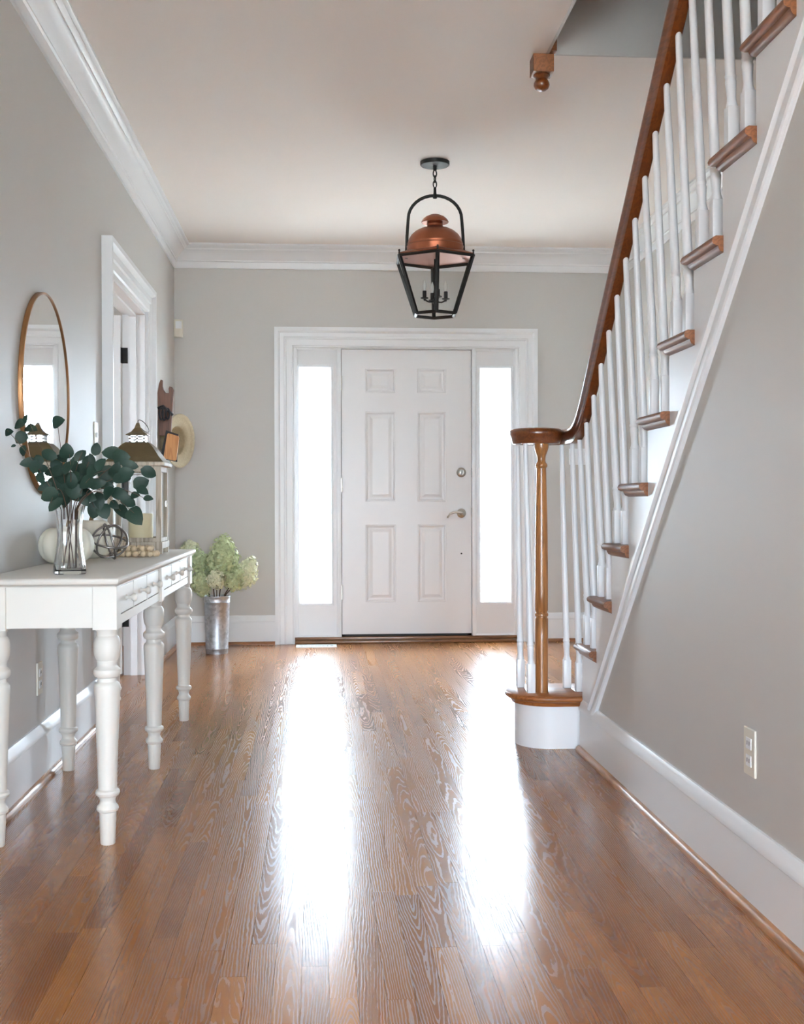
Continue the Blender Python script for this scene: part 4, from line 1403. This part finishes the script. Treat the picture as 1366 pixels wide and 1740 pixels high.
tn = tag(empty('wooden_tray', at(291, 760, 7.22)), 'small tan wooden tray hanging in front of the straw hat', 'tray')
part(facing([(286, 736), (302.5, 741), (304, 744), (299.5, 781), (297, 783), (279, 779), (278, 776), (284, 738)], 7.22, 0.018), 'tray_panel', M['tan'], tn)
part(facing([(282, 731), (303, 738), (301, 785), (272, 779)], 7.2385, 0.008), 'tray_backing', M['cord'], tn)

# ------------------------------------------------------------------ small wall fittings
ms = tag(empty('motion_sensor', (LX + 0.03, BY - 0.03, 2.18)), 'small white motion sensor in the corner beside the left wall', 'sensor')
mb = MB().prism([(LX + 0.002, BY - 0.055, 2.150), (LX + 0.055, BY - 0.002, 2.150), (LX + 0.062, BY - 0.012, 2.150), (LX + 0.062, BY - 0.045, 2.150), (LX + 0.045, BY - 0.062, 2.150), (LX + 0.012, BY - 0.062, 2.150)], (0, 0, 0.118))
part(mb, 'sensor_body', M['plate'], ms)
mb = MB().box(LX + 0.016, LX + 0.058, BY - 0.0655, BY - 0.0615, 2.205, 2.255, 0.001)
part(mb, 'sensor_lens', M['white'], ms)


def outlet(name, X, y, z, sgn, label, kind='outlet'):
    t_ = tag(empty(name, (X, y, z)), label, kind)
    part(MB().box(min(X, X + sgn * 0.006), max(X, X + sgn * 0.006), y - 0.036, y + 0.036, z - 0.058, z + 0.058, 0.002), 'cover_plate', M['plate'], t_)
    if kind == 'outlet':
        for dz in (-0.021, 0.021):
            soc = part(MB().box(min(X + sgn * 0.006, X + sgn * 0.008), max(X + sgn * 0.006, X + sgn * 0.008), y - 0.017, y + 0.017, z + dz - 0.014, z + dz + 0.014, 0.0008), 'socket', M['white'], t_)
            for dy in (-0.007, 0.007):
                part(MB().box(min(X + sgn * 0.008, X + sgn * 0.0085), max(X + sgn * 0.008, X + sgn * 0.0085), y + dy - 0.0012, y + dy + 0.0012, z + dz - 0.004, z + dz + 0.006), 'slot', M['dark'], soc)
    else:
        part(MB().box(min(X + sgn * 0.006, X + sgn * 0.014), max(X + sgn * 0.006, X + sgn * 0.014), y - 0.005, y + 0.005, z - 0.011, z + 0.011, 0.001), 'toggle', M['white'], t_)
    return t_


outlet('wall_outlet', LX, 4.225, 0.367, 1, 'white wall outlet on the left wall under the console table')
outlet('wall_outlet', RX, 2.765, 0.379, -1, 'ivory wall outlet on the wall below the stairs')
outlet('light_switch', LX, 5.30, 1.30, 1, 'white light switch on the left wall just before the door casing', 'switch')
# three-gang switch on the door wall, seen between the balusters
sw = tag(empty('switch_plate', (1.86, BY, 1.32)), 'wide white switch plate on the door wall behind the balusters', 'switch')
part(MB().box(1.79, 1.93, BY - 0.006, BY, 1.262, 1.378, 0.002), 'cover_plate', M['white'], sw)
for dx in (-0.046, 0, 0.046):
    part(MB().box(1.86 + dx - 0.005, 1.86 + dx + 0.005, BY - 0.014, BY - 0.006, 1.309, 1.331, 0.001), 'toggle', M['white'], sw)
# floor register
rg = tag(empty('floor_register', (-0.017, 8.04, 0)), 'white slotted floor register in front of the left sidelight', 'vent')
mb = MB()
for r_ in rects(-0.157, 0.123, 7.965, 8.115, [(-0.130 + 0.0094 * q, -0.1265 + 0.0094 * q, 7.995, 8.085) for q in range(25)]):
    mb.box(r_[0], r_[1], r_[2], r_[3], 0.0005, 0.005)
part(mb, 'grille', M['white'], rg)
part(MB().box(-0.15, 0.116, 7.97, 8.11, 0.0003, 0.0012), 'duct_opening', M['dark'], rg)
